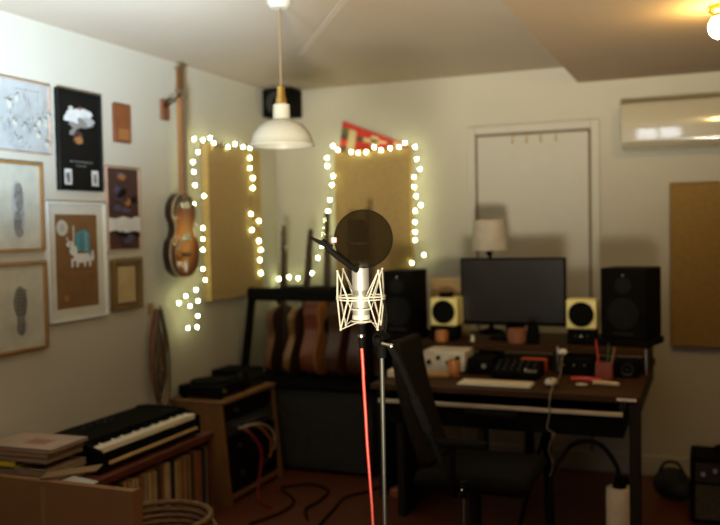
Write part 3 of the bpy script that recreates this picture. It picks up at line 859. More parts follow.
# ================================================================ desk
DZ, DY0, DY1, DX0, DX1 = .75, 3.77, 4.93, -1.49, -.272
dk = thing('studio_desk', 'dark studio desk with brown top and raised shelf', 'desk', ((DX0 + DX1) / 2, (DY0 + DY1) / 2, 0))
MB().bx(DX0, DX1, DY0, DY1, DZ - .028, DZ - .0008).build('desktop', deskw, dk, bevel=.003, world=True)
for xx, y in ((DX1, DY0 + .01), (-.93, DY1 - .09)):
    MB().bx(xx - .045, xx, y, y + .07, 0, DZ - .028).build('leg', deskd, dk, bevel=.003, world=True)
MB().bx(DX1 - .04, DX1 - .005, DY0 + .08, DY1 - .09, DZ - .10, DZ - .028).build('apron', deskd, dk, bevel=.003, world=True)
MB().bx(DX0, DX0 + .04, DY0 + .35, DY1 - .02, 0, DZ - .028).build('side_panel', deskd, dk, bevel=.003, world=True)
RZ0, RZ1, RY = .838, .872, 4.36
MB().bx(-1.69, DX1 - .0, RY, DY1, RZ0, RZ1 - .0008).build('raised_shelf', deskw, dk, bevel=.003, world=True)
MB().bx(-1.69, -1.67, RY + .03, DY1 - .02, 0, RZ0).build('shelf_support', deskd, dk, world=True)
for x in (DX0 + .01, -1.12, -.735, DX1 - .03):
    MB().bx(x, x + .02, RY + .03, DY1 - .02, DZ, RZ0).build('shelf_support', deskd, dk, world=True)
for x in (-.705, DX1 - .012):
    MB().cyl((x, RY - .004, DZ), (x, RY - .004, RZ1), .008, seg=12).build('metal_post', steel, dk, world=True)
# keyboard drawer
MB().bx(-1.43, -.34, DY0 + .02, DY0 + .40, .565, .66).build('drawer', black, dk, bevel=.004, world=True)
MB().bx(-1.45, -.34, DY0 - .012, DY0 + .02, .664, .680).build('drawer_rail', mat('pale alloy strip', (.62, .50, .36), .35, .5), dk, bevel=.002, world=True)
MB().bx(-1.42, -.37, DY0 + .02, DY0 + .38, .66, .672).build('drawer_tray', black, dk, world=True)
for x in (-1.43, -.36):
    MB().bx(x, x + .015, DY0 + .05, DY0 + .4, .672, DZ - .028).build('drawer_runner', blackm, dk, world=True)
MB().tube([(-.70, 4.05, .0), (-.72, 4.10, .56)], .022, 10).build('leg', black, dk, world=True)
MB().tube([(-.86, 4.12, .02), (-.72, 4.10, .54)], .010, 8).build('brace', black, dk, world=True)
MB().bx(-.365, -.285, DY0 - .002, DY0, DZ - .019, DZ - .007).build('edge_label', mat('white label', (.75, .66, .52), .6), dk, world=True)

# --- on the shelf: monitor
mo = thing('computer_monitor', 'large black flat computer monitor on raised desk shelf', 'monitor', (-.985, 4.64, RZ1))
MB().bx(-1.272, -.70, 4.60, 4.63, .945, 1.312).build('bezel', black, mo, bevel=.004, world=True)
MB().bx(-1.262, -.71, 4.598, 4.60, .965, 1.302).build('screen', mat('dark screen', (.018, .015, .012), .35, spec=.3), mo, world=True)
MB().bx(-1.03, -.93, 4.63, 4.66, .885, 1.15).build('neck', black, mo, bevel=.004, world=True)
MB().bx(-1.10, -.87, 4.54, 4.74, RZ1, RZ1 + .014).build('stand_base', black, mo, bevel=.004, world=True)

# big speakers
def big_speaker(label, loc, rz, w_, h, d):
    t = thing('studio_speaker', label, 'speaker', loc, rz, 'studio speakers on the desk')
    MB().box((0, 0, .035 + h / 2), (w_, d, h)).build('cabinet', black, t, bevel=.008)
    MB().box((0, .0, .0175), (w_ + .02, d + .02, .035)).build('isolation_pad', blackf, t, bevel=.004)
    y = -d / 2
    MB().lathe([(.078, -.001), (.080, .006), (.070, .008), (.030, .001), (.0, .004)], (0, y, .035 + h * .36), 32, Rx(pi / 2)).build('woofer', mat('driver black', (.0075, .007, .006), .7, spec=.15), t)
    MB().lathe([(.040, -.001), (.042, .004), (.034, .005), (.012, .001), (0, .006)], (0, y, .035 + h * .76), 28, Rx(pi / 2)).build('tweeter', mat('driver black', (.0075, .007, .006), .7, spec=.15), t)
    MB().box((0, y - .001, .035 + h * .08), (.10, .003, .016)).build('port', mat('port shadow black', (.004, .004, .004), .9), t)
    MB().ball((.0, y - .002, .035 + h * .9), .004, seg=8).build('badge', steel, t)
    return t


big_speaker('tall black studio speaker left of the plywood board', (-1.566, 4.52, RZ1), -.04, .168, .345, .25)
big_speaker('tall black studio speaker at right desk end', (-.368, 4.56, RZ1), -.24, .235, .355, .24)

# cream cube speakers on black boxes
def cube_speaker(label, cx):
    s_ = .150
    t = thing('cube_speaker', label, 'speaker', (cx, 4.52, RZ1 + .080), 0, 'cube speakers on the desk')
    MB().box((0, 0, s_ / 2), (s_, s_ * .9, s_)).build('cabinet', yell, t, bevel=.006)
    MB().lathe([(.062, 0), (.064, .004), (.056, .006), (.024, .0015), (0, .004)], (0, -s_ * .45, s_ / 2), 32, Rx(pi / 2)).build('cone', black, t)
    return t


def riser(label, cx, w_):
    t = thing('small_amplifier', label, 'amplifier', (cx, 4.52, RZ1), 0, 'small amplifiers under the cube speakers')
    MB().box((0, 0, .043), (w_, .14, .074)).build('casing', black, t, bevel=.004)
    for k in range(3):
        MB().cyl((-.03 + k * .03, -.07, .045), (-.03 + k * .03, -.078, .045), .006, seg=10).build('knob', steel if k == 1 else dgrey, t)
    for x in (-.045, .045):
        MB().cyl((x, 0, 0), (x, 0, .008), .01, seg=10).build('foot', black, t)
    return t


riser('small black amplifier under the cube speaker by plywood board', -1.335, .14)
riser('small black amplifier under the cube speaker by right speaker', -.602, .14)
cube_speaker('cream yellow cube speaker before the plywood board', -1.328)
cube_speaker('cream yellow cube speaker right of the monitor', -.602)
MBt = thing('plywood_board', 'tan plywood board standing behind the left cube speaker', 'board', (-1.350, 4.665, RZ1))
MB().box((0, 0, .162), (.225, .018, .322)).build('board', ply, MBt, bevel=.002)
MB().box((0, .001, .322), (.225, .02, .006)).build('edge_band', mat('pale edge', (.55, .40, .18), .6), MBt)
tag(MB().bx(-1.36, -1.30, 4.48, 4.56, RZ1 + .2305, RZ1 + .256).build('black_gadget', black, bevel=.004), 'small black box sitting on the left cube speaker', 'gadget')
tag(MB().lathe([(0, 0), (.034, 0), (.036, .01), (.036, .05), (.030, .062), (0, .062)], (-1.325, 4.405, RZ1), 20).build('amber_jar', mat('amber jar', (.42, .15, .04), .3)), 'amber jar on shelf before the left small amplifier', 'jar')
tag(MB().lathe([(0, 0), (.045, 0), (.052, .04), (.048, .075), (0, .078)], (-.93, 4.45, RZ1), 20).build('terracotta_pot', mat('terracotta', (.25, .09, .04), .7)), 'small terracotta pot on shelf under the monitor', 'pot')
tag(MB().lathe([(0, 0), (.010, 0), (.013, .012), (.008, .02), (.011, .03), (0, .04)], (-1.165, 4.44, RZ1), 14).build('white_figurine', mat('white glaze', (.8, .75, .6), .3)), 'tiny white ornament on shelf left of monitor stand', 'ornament')
tag(MB().lathe([(0, 0), (.03, 0), (.033, .03), (.03, .085), (.012, .10), (0, .10)], (-.845, 4.45, RZ1), 16).build('black_bottle', black), 'squat black bottle on shelf under the monitor', 'bottle')

# table lamp behind the monitor
tl = thing('table_lamp', 'small table lamp with white shade behind the monitor', 'table lamp', (-1.16, 4.84, RZ1))
MB().lathe([(0, 0), (.07, 0), (.07, .015), (.014, .03), (.010, .46), (.022, .47), (.022, .50), (0, .50)], seg=24).build('base', black, tl)
MB().lathe([(.105, .475), (.092, .645), (.090, .645), (.103, .475)], seg=36).build('shade', mat('linen shade', (.40, .34, .25), .8), tl)
MB().ball((0, -.035, .46), .016, seg=10).cyl((0, 0, .46), (0, -.035, .46), .004, seg=8).build('switch', black, tl)
MB().lathe([(.0915, .640), (.0925, .648), (.0895, .648), (.0895, .640)], seg=36).build('shade_rim', mat('rim tape', (.42, .32, .22), .8), tl)

# --- on the desktop
wp = thing('mixer_preamp', 'white fronted preamp with dark knobs on the desk left side', 'preamp', (-1.235, 4.24, DZ))
MB().bx(-1.35, -1.135, 4.16, 4.335, DZ + .006, DZ + .108).build('casing', mat('putty metal', (.66, .60, .48), .5), wp, bevel=.003, world=True)
for k in range(4):
    MB().cyl((-1.32 + k * .05, 4.16, DZ + .052 + .022 * (k % 2)), (-1.32 + k * .05, 4.145, DZ + .052 + .022 * (k % 2)), .011, seg=14).build('knob', black, wp, world=True)
for x in (-1.33, -1.155):
    MB().bx(x - .01, x + .01, 4.2, 4.3, DZ, DZ + .007).build('foot', black, wp, world=True)
tag(MB().lathe([(0, 0), (.028, 0), (.032, .03), (.032, .075), (.028, .078), (.028, .01), (0, .01)], (-1.165, 4.07, DZ), 20).build('amber_cup', mat('amber glass', (.48, .19, .05), .25)), 'amber drinking cup on desk before the white preamp', 'cup')
tag(MB().box((-1.26, 4.05, DZ + .009), (.15, .10, .018), Rz(.2)).build('wooden_tray', wood, bevel=.003), 'small honey wood tray on desk left of amber cup', 'tray')
bu = thing('audio_interface', 'black audio interface box on desk beside the white preamp', 'audio interface', (-1.06, 4.22, DZ))
MB().bx(-1.115, -.99, 4.14, 4.30, DZ + .004, DZ + .080).build('casing', black, bu, bevel=.004, world=True)
MB().cyl((-1.03, 4.14, DZ + .045), (-1.03, 4.128, DZ + .045), .012, seg=14).build('knob', steel, bu, world=True)
for x in (-1.10, -1.005):
    MB().bx(x - .008, x + .008, 4.16, 4.28, DZ, DZ + .005).build('foot', black, bu, world=True)
sy = thing('synthesizer_module', 'black synthesizer module with rows of knobs on desk', 'synthesizer', (-.86, 4.15, DZ))
MB().prism([(4.06, DZ + .004), (4.06, DZ + .03), (4.22, DZ + .072), (4.235, DZ + .07), (4.235, DZ + .004)], -.975, -.75, Matrix(((0, 1, 0, 0), (1, 0, 0, 0), (0, 0, 1, 0), (0, 0, 0, 1)))).build('casing', black, sy, bevel=.003, world=True)
for r in range(3):
    for k in range(6):
        y = 4.09 + r * .045; z = DZ + .03 + (y - 4.06) * .2625
        MB().cyl((-.955 + k * .035, y, z), (-.955 + k * .035, y, z + .012), .008, seg=10).build('knob', steel if (r == 0 and k == 4) else dgrey, sy, world=True)
MB().box((-.79, 4.085, DZ + .0385), (.055, .025, .003), Rx(.2567)).build('display', mat('pale display', (.16, .17, .13), .3), sy, world=True)
for y in (4.08, 4.2):
    MB().bx(-.96, -.77, y, y + .012, DZ, DZ + .0045).build('foot', black, sy, world=True)
tag(MB().box((-.815, 4.30, DZ + .0345), (.13, .07, .067)).build('red_gadget', mat('red plastic', (.48, .08, .035), .4), bevel=.008), 'small red box behind the black synthesizer module', 'box')
ck = thing('computer_keyboard', 'slim white computer keyboard on the desk before monitor', 'keyboard', (-.915, 3.885, DZ))
MB().bx(-1.085, -.745, 3.83, 3.955, DZ, DZ + .010).build('base', white_m, ck, bevel=.003, world=True)
m = MB()
for r in range(5):
    for k in range(15):
        m.bx(-1.078 + k * .0218, -1.060 + k * .0218, 3.838 + r * .0225, 3.856 + r * .0225, DZ + .010, DZ + .0135)
m.build('keys', keyw, ck, world=True)
ms = thing('computer_mouse', 'white computer mouse right of the white keyboard', 'mouse', (-.665, 3.92, DZ))
MB().ball((0, 0, .0205), .05, (.62, 1.0, .40)).build('shell', white_m, ms)
MB().cyl((-.004, -.02, .037), (.004, -.02, .037), .006, seg=10).build('wheel', dgrey, ms)
tag(MB().ball((-.535, 3.95, DZ + .010), .022, (1.3, .8, .45)).build('pebble_remote', mat('putty plastic', (.42, .36, .26), .4)), 'small rounded putty coloured remote on desk', 'remote')
rp_ = MB().tube([(-.60, 4.07, DZ + .012), (-.54, 4.08, DZ + .013), (-.48, 4.06, DZ + .012), (-.46, 4.06, DZ + .012)], .012, 8, smooth=3)
tag(rp_.build('red_pliers', mat('bright red rubber', (.55, .03, .02), .4)), 'bright red tool lying on desk before pen holder', 'tool')
tag(MB().tube([(-.49, 3.99, DZ + .013), (-.44, 4.00, DZ + .013), (-.375, 3.975, DZ + .013)], [.013, .012, .010], 10, smooth=2).build('beige_tube', mat('beige tube', (.55, .42, .24), .5)), 'beige tube lying on desk right of red tool', 'tube')
rk2 = thing('rack_processor', 'black processor box under shelf right of metal post', 'processor', (-.60, 4.32, DZ))
MB().bx(-.685, -.525, 4.24, 4.42, DZ + .004, DZ + .080).build('casing', black, rk2, bevel=.003, world=True)
for k in range(3):
    MB().ball((-.66 + k * .05, 4.239, DZ + .05), .004, seg=8).build('indicator', steel, rk2, world=True)
MB().bx(-.67, -.54, 4.26, 4.40, DZ, DZ + .0045).build('foot', black, rk2, world=True)
ph = thing('pen_holder', 'square red pen holder on desk below right speaker', 'pen holder', (-.46, 4.18, DZ))
MB().box((0, 0, .003), (.075, .075, .006)).box((-.035, 0, .04), (.005, .075, .08)).box((.035, 0, .04), (.005, .075, .08)).box((0, -.035, .04), (.065, .005, .08)).box((0, .035, .04), (.065, .005, .08)).build('holder', mat('red brown leather', (.26, .05, .025), .5), ph)
for lb, cc, x, y, ax_, h in (('bright red pen in the square red holder', (.5, .03, .03), -.018, 0, -.12, .17), ('dark green pen in the square red holder', (.04, .10, .04), .010, .012, .05, .15), ('brown pencil in the square red holder', (.30, .15, .06), .022, -.012, .18, .14)):
    p0 = Vector((-.46 + x, 4.18 + y, DZ + .008)); d_ = Vector((sin(ax_), .05, cos(ax_)))
    tag(MB().cyl(p0, p0 + d_ * h, .0045, seg=8).cyl(p0 + d_ * h, p0 + d_ * (h + .012), .0045, .001, seg=8).build('pen', mat(lb[:10] + ' pen', cc, .4)), lb, 'pen', 'pens in the red holder')
bsp = thing('desk_speaker_box', 'black box under shelf at right end of desk', 'box', (-.36, 4.33, DZ))
MB().bx(-.425, -.31, 4.24, 4.355, DZ, DZ + .08).build('casing', black, bsp, bevel=.004, world=True)
MB().lathe([(.03, 0), (.03, .003), (.015, -.002), (0, .002)], (-.362, 4.24, DZ + .04), 20, Rx(pi / 2)).build('port', dgrey, bsp, world=True)
# white cable from shelf edge to the floor
wc = mat('white thin lead', (.17, .14, .085), .5)
ca = thing('white_cable', 'thin white cable hanging from shelf edge down past desk', 'cable', (-.65, 3.76, .3))
MB().tube([at(563, 351, 1, 4.20), at(561, 365, 1, 4.12), at(560, 378, 1, 3.95) + Vector((0, 0, .012)), Vector((-.640, DY0 - .02, DZ + .004)), Vector((-.645, DY0 - .03, .66)), Vector((-.655, DY0 - .03, .60)), Vector((-.625, DY0 - .02, .575)),
             Vector((-.635, DY0 - .03, .555)), Vector((-.650, DY0 - .02, .50)), Vector((-.635, DY0 - .01, .44)), Vector((-.65, DY0 + .0, .38))], .0032, 7, smooth=5).build('lead', wc, ca, world=True)
MB().ball(at(563, 352, 1, 4.205), .020, (1.1, .8, .8), seg=12).build('plug', mat('white plug', (.8, .74, .6), .4), ca, world=True)
tag(MB().bx(-1.47, -1.39, 3.95, 4.10, DZ, DZ + .035).build('cream_notebook', mat('cream notebook', (.66, .55, .38), .7), bevel=.002), 'thick cream notebook at left end of desk', 'notebook')

# tan sheet leaning under the desk
tag(MB().box((-1.36, 4.60, .33), (.16, .012, .62), Rx(-.08)).build('tan_sheet', mat('tan card sheet', (.36, .23, .09), .8)), 'tan cardboard sheet leaning in the dark under desk', 'cardboard sheet')

# canister with hose
cn = thing('white_canister', 'white cylindrical canister with curved black hose under desk', 'canister', (-.372, 3.93, 0))
MB().lathe([(0, 0), (.056, 0), (.058, .01), (.058, .30), (.054, .312), (0, .312)], seg=32).build('body', mat('ivory enamel', (.76, .62, .44), .4), cn)
MB().lathe([(.0, .312), (.030, .312), (.030, .33), (.020, .335), (.018, .36), (0, .36)], seg=20).ball((.028, 0, .345), .018, seg=10).build('valve', black, cn)
MB().tube([(0, 0, .35), (-.012, 0, .41), (-.065, 0, .485), (-.13, 0, .51), (-.20, 0, .49), (-.25, 0, .43), (-.285, 0, .37), (-.30, -.01, .30), (-.31, -.02, .12), (-.30, 0, .02)], .011, 10, smooth=5).build('hose', blackm, cn)

# small amp and bag at right
am = thing('practice_amplifier', 'small black practice amplifier on floor at right edge', 'amplifier', (.11, 4.60, 0))
MB().bx(-.09, .31, 4.48, 4.72, .012, .335).build('cabinet', black, am, bevel=.01, world=True)
MB().bx(-.065, .285, 4.473, 4.48, .03, .20).build('grille', mat('grey grille cloth', (.05, .045, .032), .9, var=.3, scale=90), am, world=True)
MB().bx(-.065, .285, 4.474, 4.48, .215, .305).build('control_panel', dgrey, am, world=True)
for k in range(6):
    MB().cyl((-.03 + k * .055, 4.474, .255 + .02 * (k % 2)), (-.03 + k * .055, 4.458, .255 + .02 * (k % 2)), .010, seg=12).build('knob', steel if k < 2 else dgrey, am, world=True)
for x in (-.06, .28):
    for y in (4.51, 4.69):
        MB().cyl((x, y, 0), (x, y, .014), .015, seg=10).build('foot', black, am, world=True)
MB().tube([(.03, 4.60, .335), (.04, 4.60, .365), (.18, 4.60, .365), (.19, 4.60, .335)], .010, 8, smooth=3).build('handle', blackf, am, world=True)
bg = thing('gear_bag', 'low dark gear bag on floor between desk and practice amplifier', 'bag', (-.19, 4.86, 0))
MB().ball((0, 0, .085), .1, (1.0, .75, .85), seg=20).ball((.05, -.03, .06), .07, (1.1, .8, .8), seg=16).build('pouch', mat('dark navy canvas', (.014, .014, .018), .9, var=.3), bg, sub=1)
MB().tube([(-.06, -.02, .15), (-.03, -.02, .20), (.03, -.02, .20), (.06, -.02, .15)], .008, 8, smooth=3).build('strap', blackf, bg)

# ================================================================ office chair
oc = thing('office_chair', 'black office chair pulled sideways before the desk', 'office chair', (-.90, 3.44, 0))
seat = MB(); seat.box((.03, 0, .475), (.46, .46, .07)); seat.build('seat', blackf, oc, bevel=.03)
bk_ = MB()
n = 8; rows = []
for i in range(n + 1):
    f_ = i / n; z = .52 + f_ * .50; x = -.17 - .125 * f_ - .02 * sin(f_ * pi); hw = .160 * (1 - .12 * f_ ** 3)
    rows.append((x, z, hw))
for i in range(n):
    (xa, za, ha), (xb, zb, hb) = rows[i], rows[i + 1]
    vs = []
    for x, z, h in ((xa, za, ha), (xb, zb, hb)):
        vs.append([bk_.bm.verts.new((x + o_, y, z)) for o_, y in ((-.022, -h), (.022, -h), (.030, 0), (.022, h), (-.022, h), (-.014, 0))])
    A_, B_ = vs
    for k in range(6):
        bk_.bm.faces.new((A_[k], A_[(k + 1) % 6], B_[(k + 1) % 6], B_[k]))
    if i == 0:
        bk_.bm.faces.new(A_[::-1])
    if i == n - 1:
        bk_.bm.faces.new(B_)
bmesh.ops.remove_doubles(bk_.bm, verts=bk_.bm.verts[:], dist=.0005)
bk_.build('backrest', mat('chair back cloth', (.011, .008, .004), .95, spec=.1, var=.3, scale=60), oc, bevel=.01)
MB().tube([(-.20, 0, .60), (-.24, 0, .50), (-.18, 0, .43), (-.05, 0, .42)], .018, 8, smooth=4).build('back_bar', black, oc)
for s_ in (-1, 1):
    ar = MB().tube([(-.02, s_ * .24, .44), (-.02, s_ * .27, .50), (-.02, s_ * .27, .64)], .014, 8, smooth=3).build('arm_post', black, oc)
    MB().box((.0, s_ * .27, .65), (.24, .06, .025)).build('armrest', mat('armrest pad', (.006, .005, .0035), .8, spec=.03), oc, bevel=.008)
MB().cyl((0, 0, .10), (0, 0, .44), .026, seg=16).build('gas_column', blackm, oc)
for k in range(5):
    a_ = 2 * pi * k / 5 + .3
    lg = MB().tube([(.03 * cos(a_), .03 * sin(a_), .12), (.16 * cos(a_), .16 * sin(a_), .10), (.29 * cos(a_), .29 * sin(a_), .075)], [.022, .018, .014], 8, smooth=2).build('leg', black, oc)
    MB().cyl((.29 * cos(a_) - .02 * sin(a_), .29 * sin(a_) + .02 * cos(a_), .03), (.29 * cos(a_) + .02 * sin(a_), .29 * sin(a_) - .02 * cos(a_), .03), .03, seg=16).build('caster', black, lg)

# ================================================================ microphone, in focus
MX, MY = -.863, 2.126
mic = thing('condenser_microphone', 'silver condenser microphone held in wire shock mount', 'microphone', (MX, MY, 1.228))
MB().lathe([(0, 0), (.012, 0), (.020, .004), (.0225, .012), (.0225, .155), (.0215, .160), (0, .160)], seg=36).build('body', nickel, mic)
MB().lathe([(.0228, .012), (.0235, .014), (.0235, .022), (.0228, .024)], seg=36).build('lower_ring', cream, mic)
hdm = mat('head grille mesh', (.020, .017, .012), .5, .3, var=.5, scale=400, bump=.4)
MB().lathe([(.0215, .160), (.0235, .163), (.0245, .17), (.0245, .255), (.022, .268), (.014, .277), (0, .279)], seg=36).build('grille', hdm, mic)
MB().lathe([(.0248, .162), (.0255, .164), (.0255, .169), (.0248, .171)], seg=36).build('grille_band', nickel, mic)
MB().lathe([(.0247, .212), (.0253, .213), (.0253, .217), (.0247, .218)], seg=36).build('grille_bar', nickel, mic)
xl = thing('cable_connector', 'black connector plugged into base of silver microphone', 'connector', (MX, MY, 1.162))
MB().lathe([(0, 0), (.006, 0), (.0075, .012), (.0095, .016), (.0095, .062), (.008, .066), (0, .066)], seg=20).build('shell', black, xl)
MB().lathe([(.0097, .03), (.0101, .032), (.0101, .036), (.0097, .038)], seg=20).build('ring', steel, xl)

# shock mount: hoop, eight wire tips and zig-zag wires
sm = thing('shock_mount', 'cream wire spider shock mount around the microphone', 'shock mount', (MX, MY, 1.215))
HZ = .083           # height of the hoop above the lower tips
Rr = .065
for dz_ in (-.003, .004):
    MB().tube([(Rr * cos(2 * pi * k / 48), Rr * sin(2 * pi * k / 48), HZ + dz_) for k in range(48)], .0020, 6, closed=True).build('hoop', cream, sm)
MB().tube([(.027 * cos(2 * pi * k / 36), .027 * sin(2 * pi * k / 36), HZ - .030) for k in range(36)], .0022, 6, closed=True).build('inner_ring', cream, sm)
MB().tube([(.027 * cos(2 * pi * k / 36), .027 * sin(2 * pi * k / 36), .020) for k in range(36)], .0026, 6, closed=True).build('inner_ring', cream, sm)
P_ = lambda r, a, z: (r * cos(a), r * sin(a), z)
base_a = radians(22.1) + radians(38)
for k in range(4):
    a_ = base_a + k * pi / 2
    top = P_(Rr + .011, a_, HZ + .074); low = P_(Rr + .004, a_, HZ - .080)
    h1, h2 = P_(Rr, a_ - .36, HZ), P_(Rr, a_ + .36, HZ)
    MB().tube([h1, top, h2], .0025, 7).build('upper_prong', cream, sm)
    MB().tube([h1, low, h2], .0025, 7).build('lower_prong', cream, sm)
    MB().ball(top, .0034, seg=10).build('tip', cream, sm); MB().ball(low, .0034, seg=10).build('tip', cream, sm)
    # elastic cords from the tips to the inner rings
    MB().tube([top, P_(.028, a_ - .78, HZ - .030)], .0014, 5).build('elastic_cord', cream, sm)
    MB().tube([low, P_(.028, a_ + .6, .020)], .0014, 5).build('elastic_cord', cream, sm)
br_ = MB().tube([(.063, .006, HZ - .004), (.069, .010, HZ - .05), (.062, .014, -.008)], .004, 8, smooth=3).build('stand_bracket', black, sm)

# pop filter in front of the head
pd = (EYE - Vector((MX, MY, 1.455))).normalized()
pc = Vector((MX, MY, 1.455)) + pd * .062 + RT * .010
pf = thing('pop_filter', 'round black mesh pop filter in front of the microphone', 'pop filter', (pc.x, pc.y, pc.z - .076))
Q = pd.to_track_quat('Z', 'Y').to_matrix()
MB().lathe([(0, .0015), (.074, .0015), (.074, -.0015), (0, -.0015)], (0, 0, .076), 56, Q).build('mesh_screen', popm, pf)
MB().lathe([(.074, .004), (.0765, .003), (.0765, -.003), (.074, -.004), (.074, .004)], (0, 0, .076), 56, Q).build('rim', black, pf)
L = lambda u, v, w_: Vector((0, 0, .076)) + RT * u + UP * v + pd * w_
m = MB()
m.tube([L(-.016, -.082, -.012), L(-.05, -.058, .008), L(-.085, -.030, .016), L(-.108, -.004, .016)], [.008, .008, .008, .0085], 10, smooth=3)
m.build('clip_arm', black, pf)
m = MB()
ol = [L(-.142, .003, .012), L(-.134, .006, .012), L(-.078, -.016, .012), L(-.084, -.032, .012), L(-.105, -.020, .012)]
A_ = [m.bm.verts.new(p) for p in ol]; B_ = [m.bm.verts.new(p + pd * .010) for p in ol]
m.bm.faces.new(A_[::-1]); m.bm.faces.new(B_)
for i in range(5):
    m.bm.faces.new((A_[i], A_[(i + 1) % 5], B_[(i + 1) % 5], B_[i]))
m.build('clip', black, pf, bevel=.002)
# badge with the letter R
bd = MB()
q0 = L(-.076, -.003, .020)
def quad(u0, u1, v0, v1, h, mi):
    vs = [bd.bm.verts.new(q0 + RT * u + UP * v + pd * h) for u, v in ((u0, v0), (u1, v0), (u1, v1), (u0, v1))]
    bd.bm.faces.new(vs).material_index = mi
M4 = [mat('pink badge', (.72, .22, .26), .5), mat('badge letter', (.85, .78, .74), .5)]
bd.box(q0 - pd * .002, (.013, .013, .002), Matrix((RT, UP, pd)).transposed(), m=0)
for u0, u1, v0, v1 in ((-.004, -.002, -.005, .005), (-.002, .003, .0035, .005), (-.002, .003, -.0005, .001), (.002, .0035, .001, .004)):
    quad(u0, u1, v0, v1, .0006, 1)
vs = [bd.bm.verts.new(q0 + RT * u + UP * v + pd * .0006) for u, v in ((-.001, -.0005), (.001, -.0005), (.004, -.005), (.002, -.005))]
bd.bm.faces.new(vs).material_index = 1
bd.build('badge', M4, pf)

# stand
sx, sy_ = -.815, 2.150
st = thing('microphone_stand', 'tall steel microphone stand with black clutch holding shock mount', 'microphone stand', (sx, sy_, 0))
MB().cyl((0, 0, .10), (0, 0, 1.16), .0062, seg=14).build('pole', mat('pole steel', (.10, .095, .075), .5, .6), st)
MB().cyl((0, 0, .30), (0, 0, .62), .010, seg=14).build('lower_tube', blackm, st)
MB().cyl((0, 0, .59), (0, 0, .635), .015, seg=14).build('collar', black, st)
m = MB().cyl((0, 0, 1.135), (0, 0, 1.175), .013, seg=16).cyl((-.004, -.018, 1.185), (.004, .018, 1.185), .018, seg=20).ball((.0, -.026, 1.185), .011, seg=12)
m.build('clutch', black, st)
MB().cyl((.012, -.03, 1.178), (.036, -.03, 1.172), .0045, seg=8).ball((.038, -.03, 1.171), .007, seg=8).build('wing_bolt', steel, st)
m = MB().tube([(MX + .058 - sx, MY + .014 - sy_, 1.205), (-.010, 0, 1.195), (.012, .01, 1.178), (.030, .05, 1.12), (.045, .12, 1.02), (.062, .20, .90), (.085, .30, .745)], [.007, .009, .012, .012, .011, .010, .010], 10, smooth=3)
m.build('boom_arm', black, st)
MB().tube([(.046, .125, 1.01), (.062, .20, .90)], .0135, 10).build('grip', blackf, st)
for q in ((.033, .045, 1.118), (.044, .095, 1.045), (.058, .165, .945)):
    MB().ball(q, .004, seg=8).build('rivet', chrome, st)
for k in range(3):
    a_ = 2 * pi * k / 3 + .5
    lg = MB().tube([(.012 * cos(a_), .012 * sin(a_), .16), (.30 * cos(a_), .30 * sin(a_), .012)], .009, 8).build('leg', blackm, st)
    MB().ball((.30 * cos(a_), .30 * sin(a_), .014), .014, seg=10).build('rubber_foot', black, lg)
MB().cyl((0, 0, .09), (0, 0, .30), .014, seg=14).build('hub', blackm, st)

# red cable from the connector to the floor
c0 = Vector((MX, MY, 1.163))
pts = [c0, c0 + Vector((.003, 0, -.06)), at(363.5, 380, 1, 2.125), at(365.5, 412, 1, 2.12), at(367.3, 445, 1, 2.12), at(370, 480, 1, 2.118), at(373, 525, 1, 2.115), Vector((-.825, 2.10, .45)), Vector((-.80, 2.02, .12)), Vector((-.75, 1.95, .012)), Vector((-.60, 1.7, .008)), Vector((-.3, 1.2, .008))]
tag(MB().tube(pts, .0046, 8, smooth=8).build('red_cable', redc), 'bright red microphone cable hanging from the microphone', 'cable')

# short stand further back
s2 = thing('short_stand', 'short microphone stand standing before the office chair', 'microphone stand', (-.790, 2.86, 0))
MB().cyl((0, 0, .05), (0, 0, .56), .0055, seg=12).build('pole', mat('pole steel', (.10, .095, .075), .5, .6), s2)
MB().cyl((0, 0, .545), (0, 0, .60), .013, seg=14).ball((.0, -.014, .585), .009, seg=10).build('clutch', black, s2)
MB().ball((0, -.022, .577), .005, seg=10).build('knob', chrome, s2)
MB().lathe([(0, 0), (.12, 0), (.125, .012), (.05, .03), (.02, .05), (0, .05)], seg=36).build('round_base', blackm, s2)

# cables on the floor
for lb, pts in (('black cable curling on floor before amplifier cabinet', [(-2.28, 4.35, .008), (-2.15, 4.45, .008), (-2.0, 4.38, .008), (-1.97, 4.2, .008), (-1.98, 4.05, .008), (-1.9, 3.9, .008)]),
                ('black cable on floor by foot of microphone stand', [(-1.72, 4.62, .008), (-1.78, 4.45, .008), (-1.86, 4.3, .008), (-1.84, 4.1, .008), (-1.8, 3.8, .008)]),
                ('black cable crossing floor beside equipment rack', [(-2.25, 4.30, .008), (-2.1, 4.15, .008), (-2.08, 3.95, .008), (-2.15, 3.75, .008)])):
    tag(MB().tube([Vector(p) for p in pts], .007, 7, smooth=6).build('floor_cable', black), lb, 'cable', 'black cables on the floor')
tag(MB().bx(-1.64, -1.53, 4.40, 4.48, .001, .045).build('effects_pedal', mat('orange pedal', (.32, .09, .03), .5), bevel=.006), 'orange effects pedal on dark floor behind the stand', 'pedal')

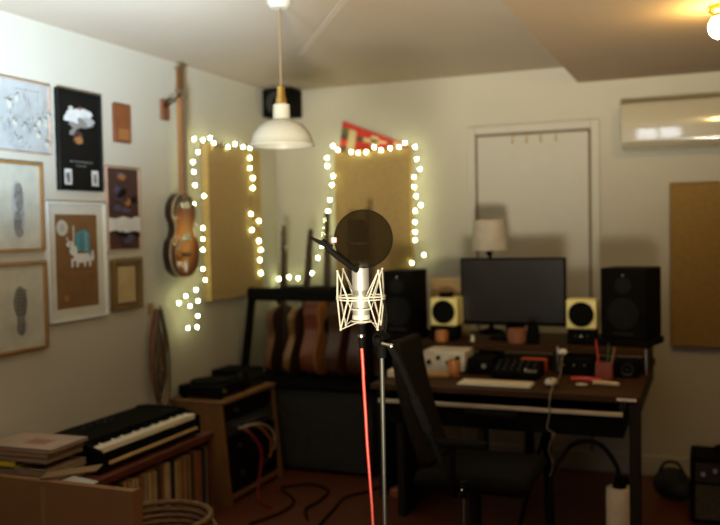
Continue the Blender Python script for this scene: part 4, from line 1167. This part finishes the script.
# ================================================================ light
def area(name, loc, target, size, power, col, sy=None, spread=None):
    l = bpy.data.lights.new(name, 'AREA'); l.energy = power; l.color = col; l.size = size
    if sy:
        l.shape = 'RECTANGLE'; l.size_y = sy
    if spread:
        l.spread = spread
    o = bpy.data.objects.new(name, l); COL.objects.link(o); o.location = loc
    o.rotation_euler = (Vector(target) - Vector(loc)).to_track_quat('-Z', 'Y').to_euler()
    return o


def spot(name, loc, target, power, col, ang, blend, r):
    l = bpy.data.lights.new(name, 'SPOT'); l.energy = power; l.color = col; l.spot_size = radians(ang); l.spot_blend = blend; l.shadow_soft_size = r
    o = bpy.data.objects.new(name, l); COL.objects.link(o); o.location = loc
    o.rotation_euler = (Vector(target) - Vector(loc)).to_track_quat('-Z', 'Y').to_euler()
    return o


area('window_daylight', ((WX0 + WX1) / 2, YF - .15, (WZ0 + WZ1) / 2), ((WX0 + WX1) / 2, 0, 1.75), WX1 - WX0, 13, (.86, .93, 1.0), WZ1 - WZ0)
spot('uplighter', (.10, -.85, .45), (.10 - 2.0, -.85 + 6.0, .45 + 4.7), 1950, (1.0, .94, .75), 70, 1.0, .30)
spot('wall_wash', (-1.4, 1.5, 1.25), (-2.72, 2.95, 2.90), 640, (.46, .71, 1.0), 72, 1.0, .12)

world = bpy.data.worlds.new('World'); SC.world = world; world.use_nodes = True
world.node_tree.nodes['Background'].inputs[0].default_value = (.8, .7, .5, 1)
world.node_tree.nodes['Background'].inputs[1].default_value = .02

# ================================================================ camera
cd = bpy.data.cameras.new('camera'); cam = bpy.data.objects.new('camera', cd); COL.objects.link(cam)
M = Matrix((RT, UP, -FW)).transposed().to_4x4(); M.translation = EYE
cam.matrix_world = M
cd.sensor_fit = 'HORIZONTAL'; cd.sensor_width = 36; cd.lens = FPX / 720 * 36
cd.clip_start = .05
cd.dof.use_dof = True; cd.dof.focus_distance = 2.28; cd.dof.aperture_fstop = 2.1; cd.dof.aperture_blades = 0
SC.camera = cam
vs = SC.view_settings
SC.display_settings.display_device = 'sRGB'
vs.view_transform = 'Standard'; vs.look = 'None'; vs.gamma = 1; vs.use_curve_mapping = False; vs.exposure = 0.0
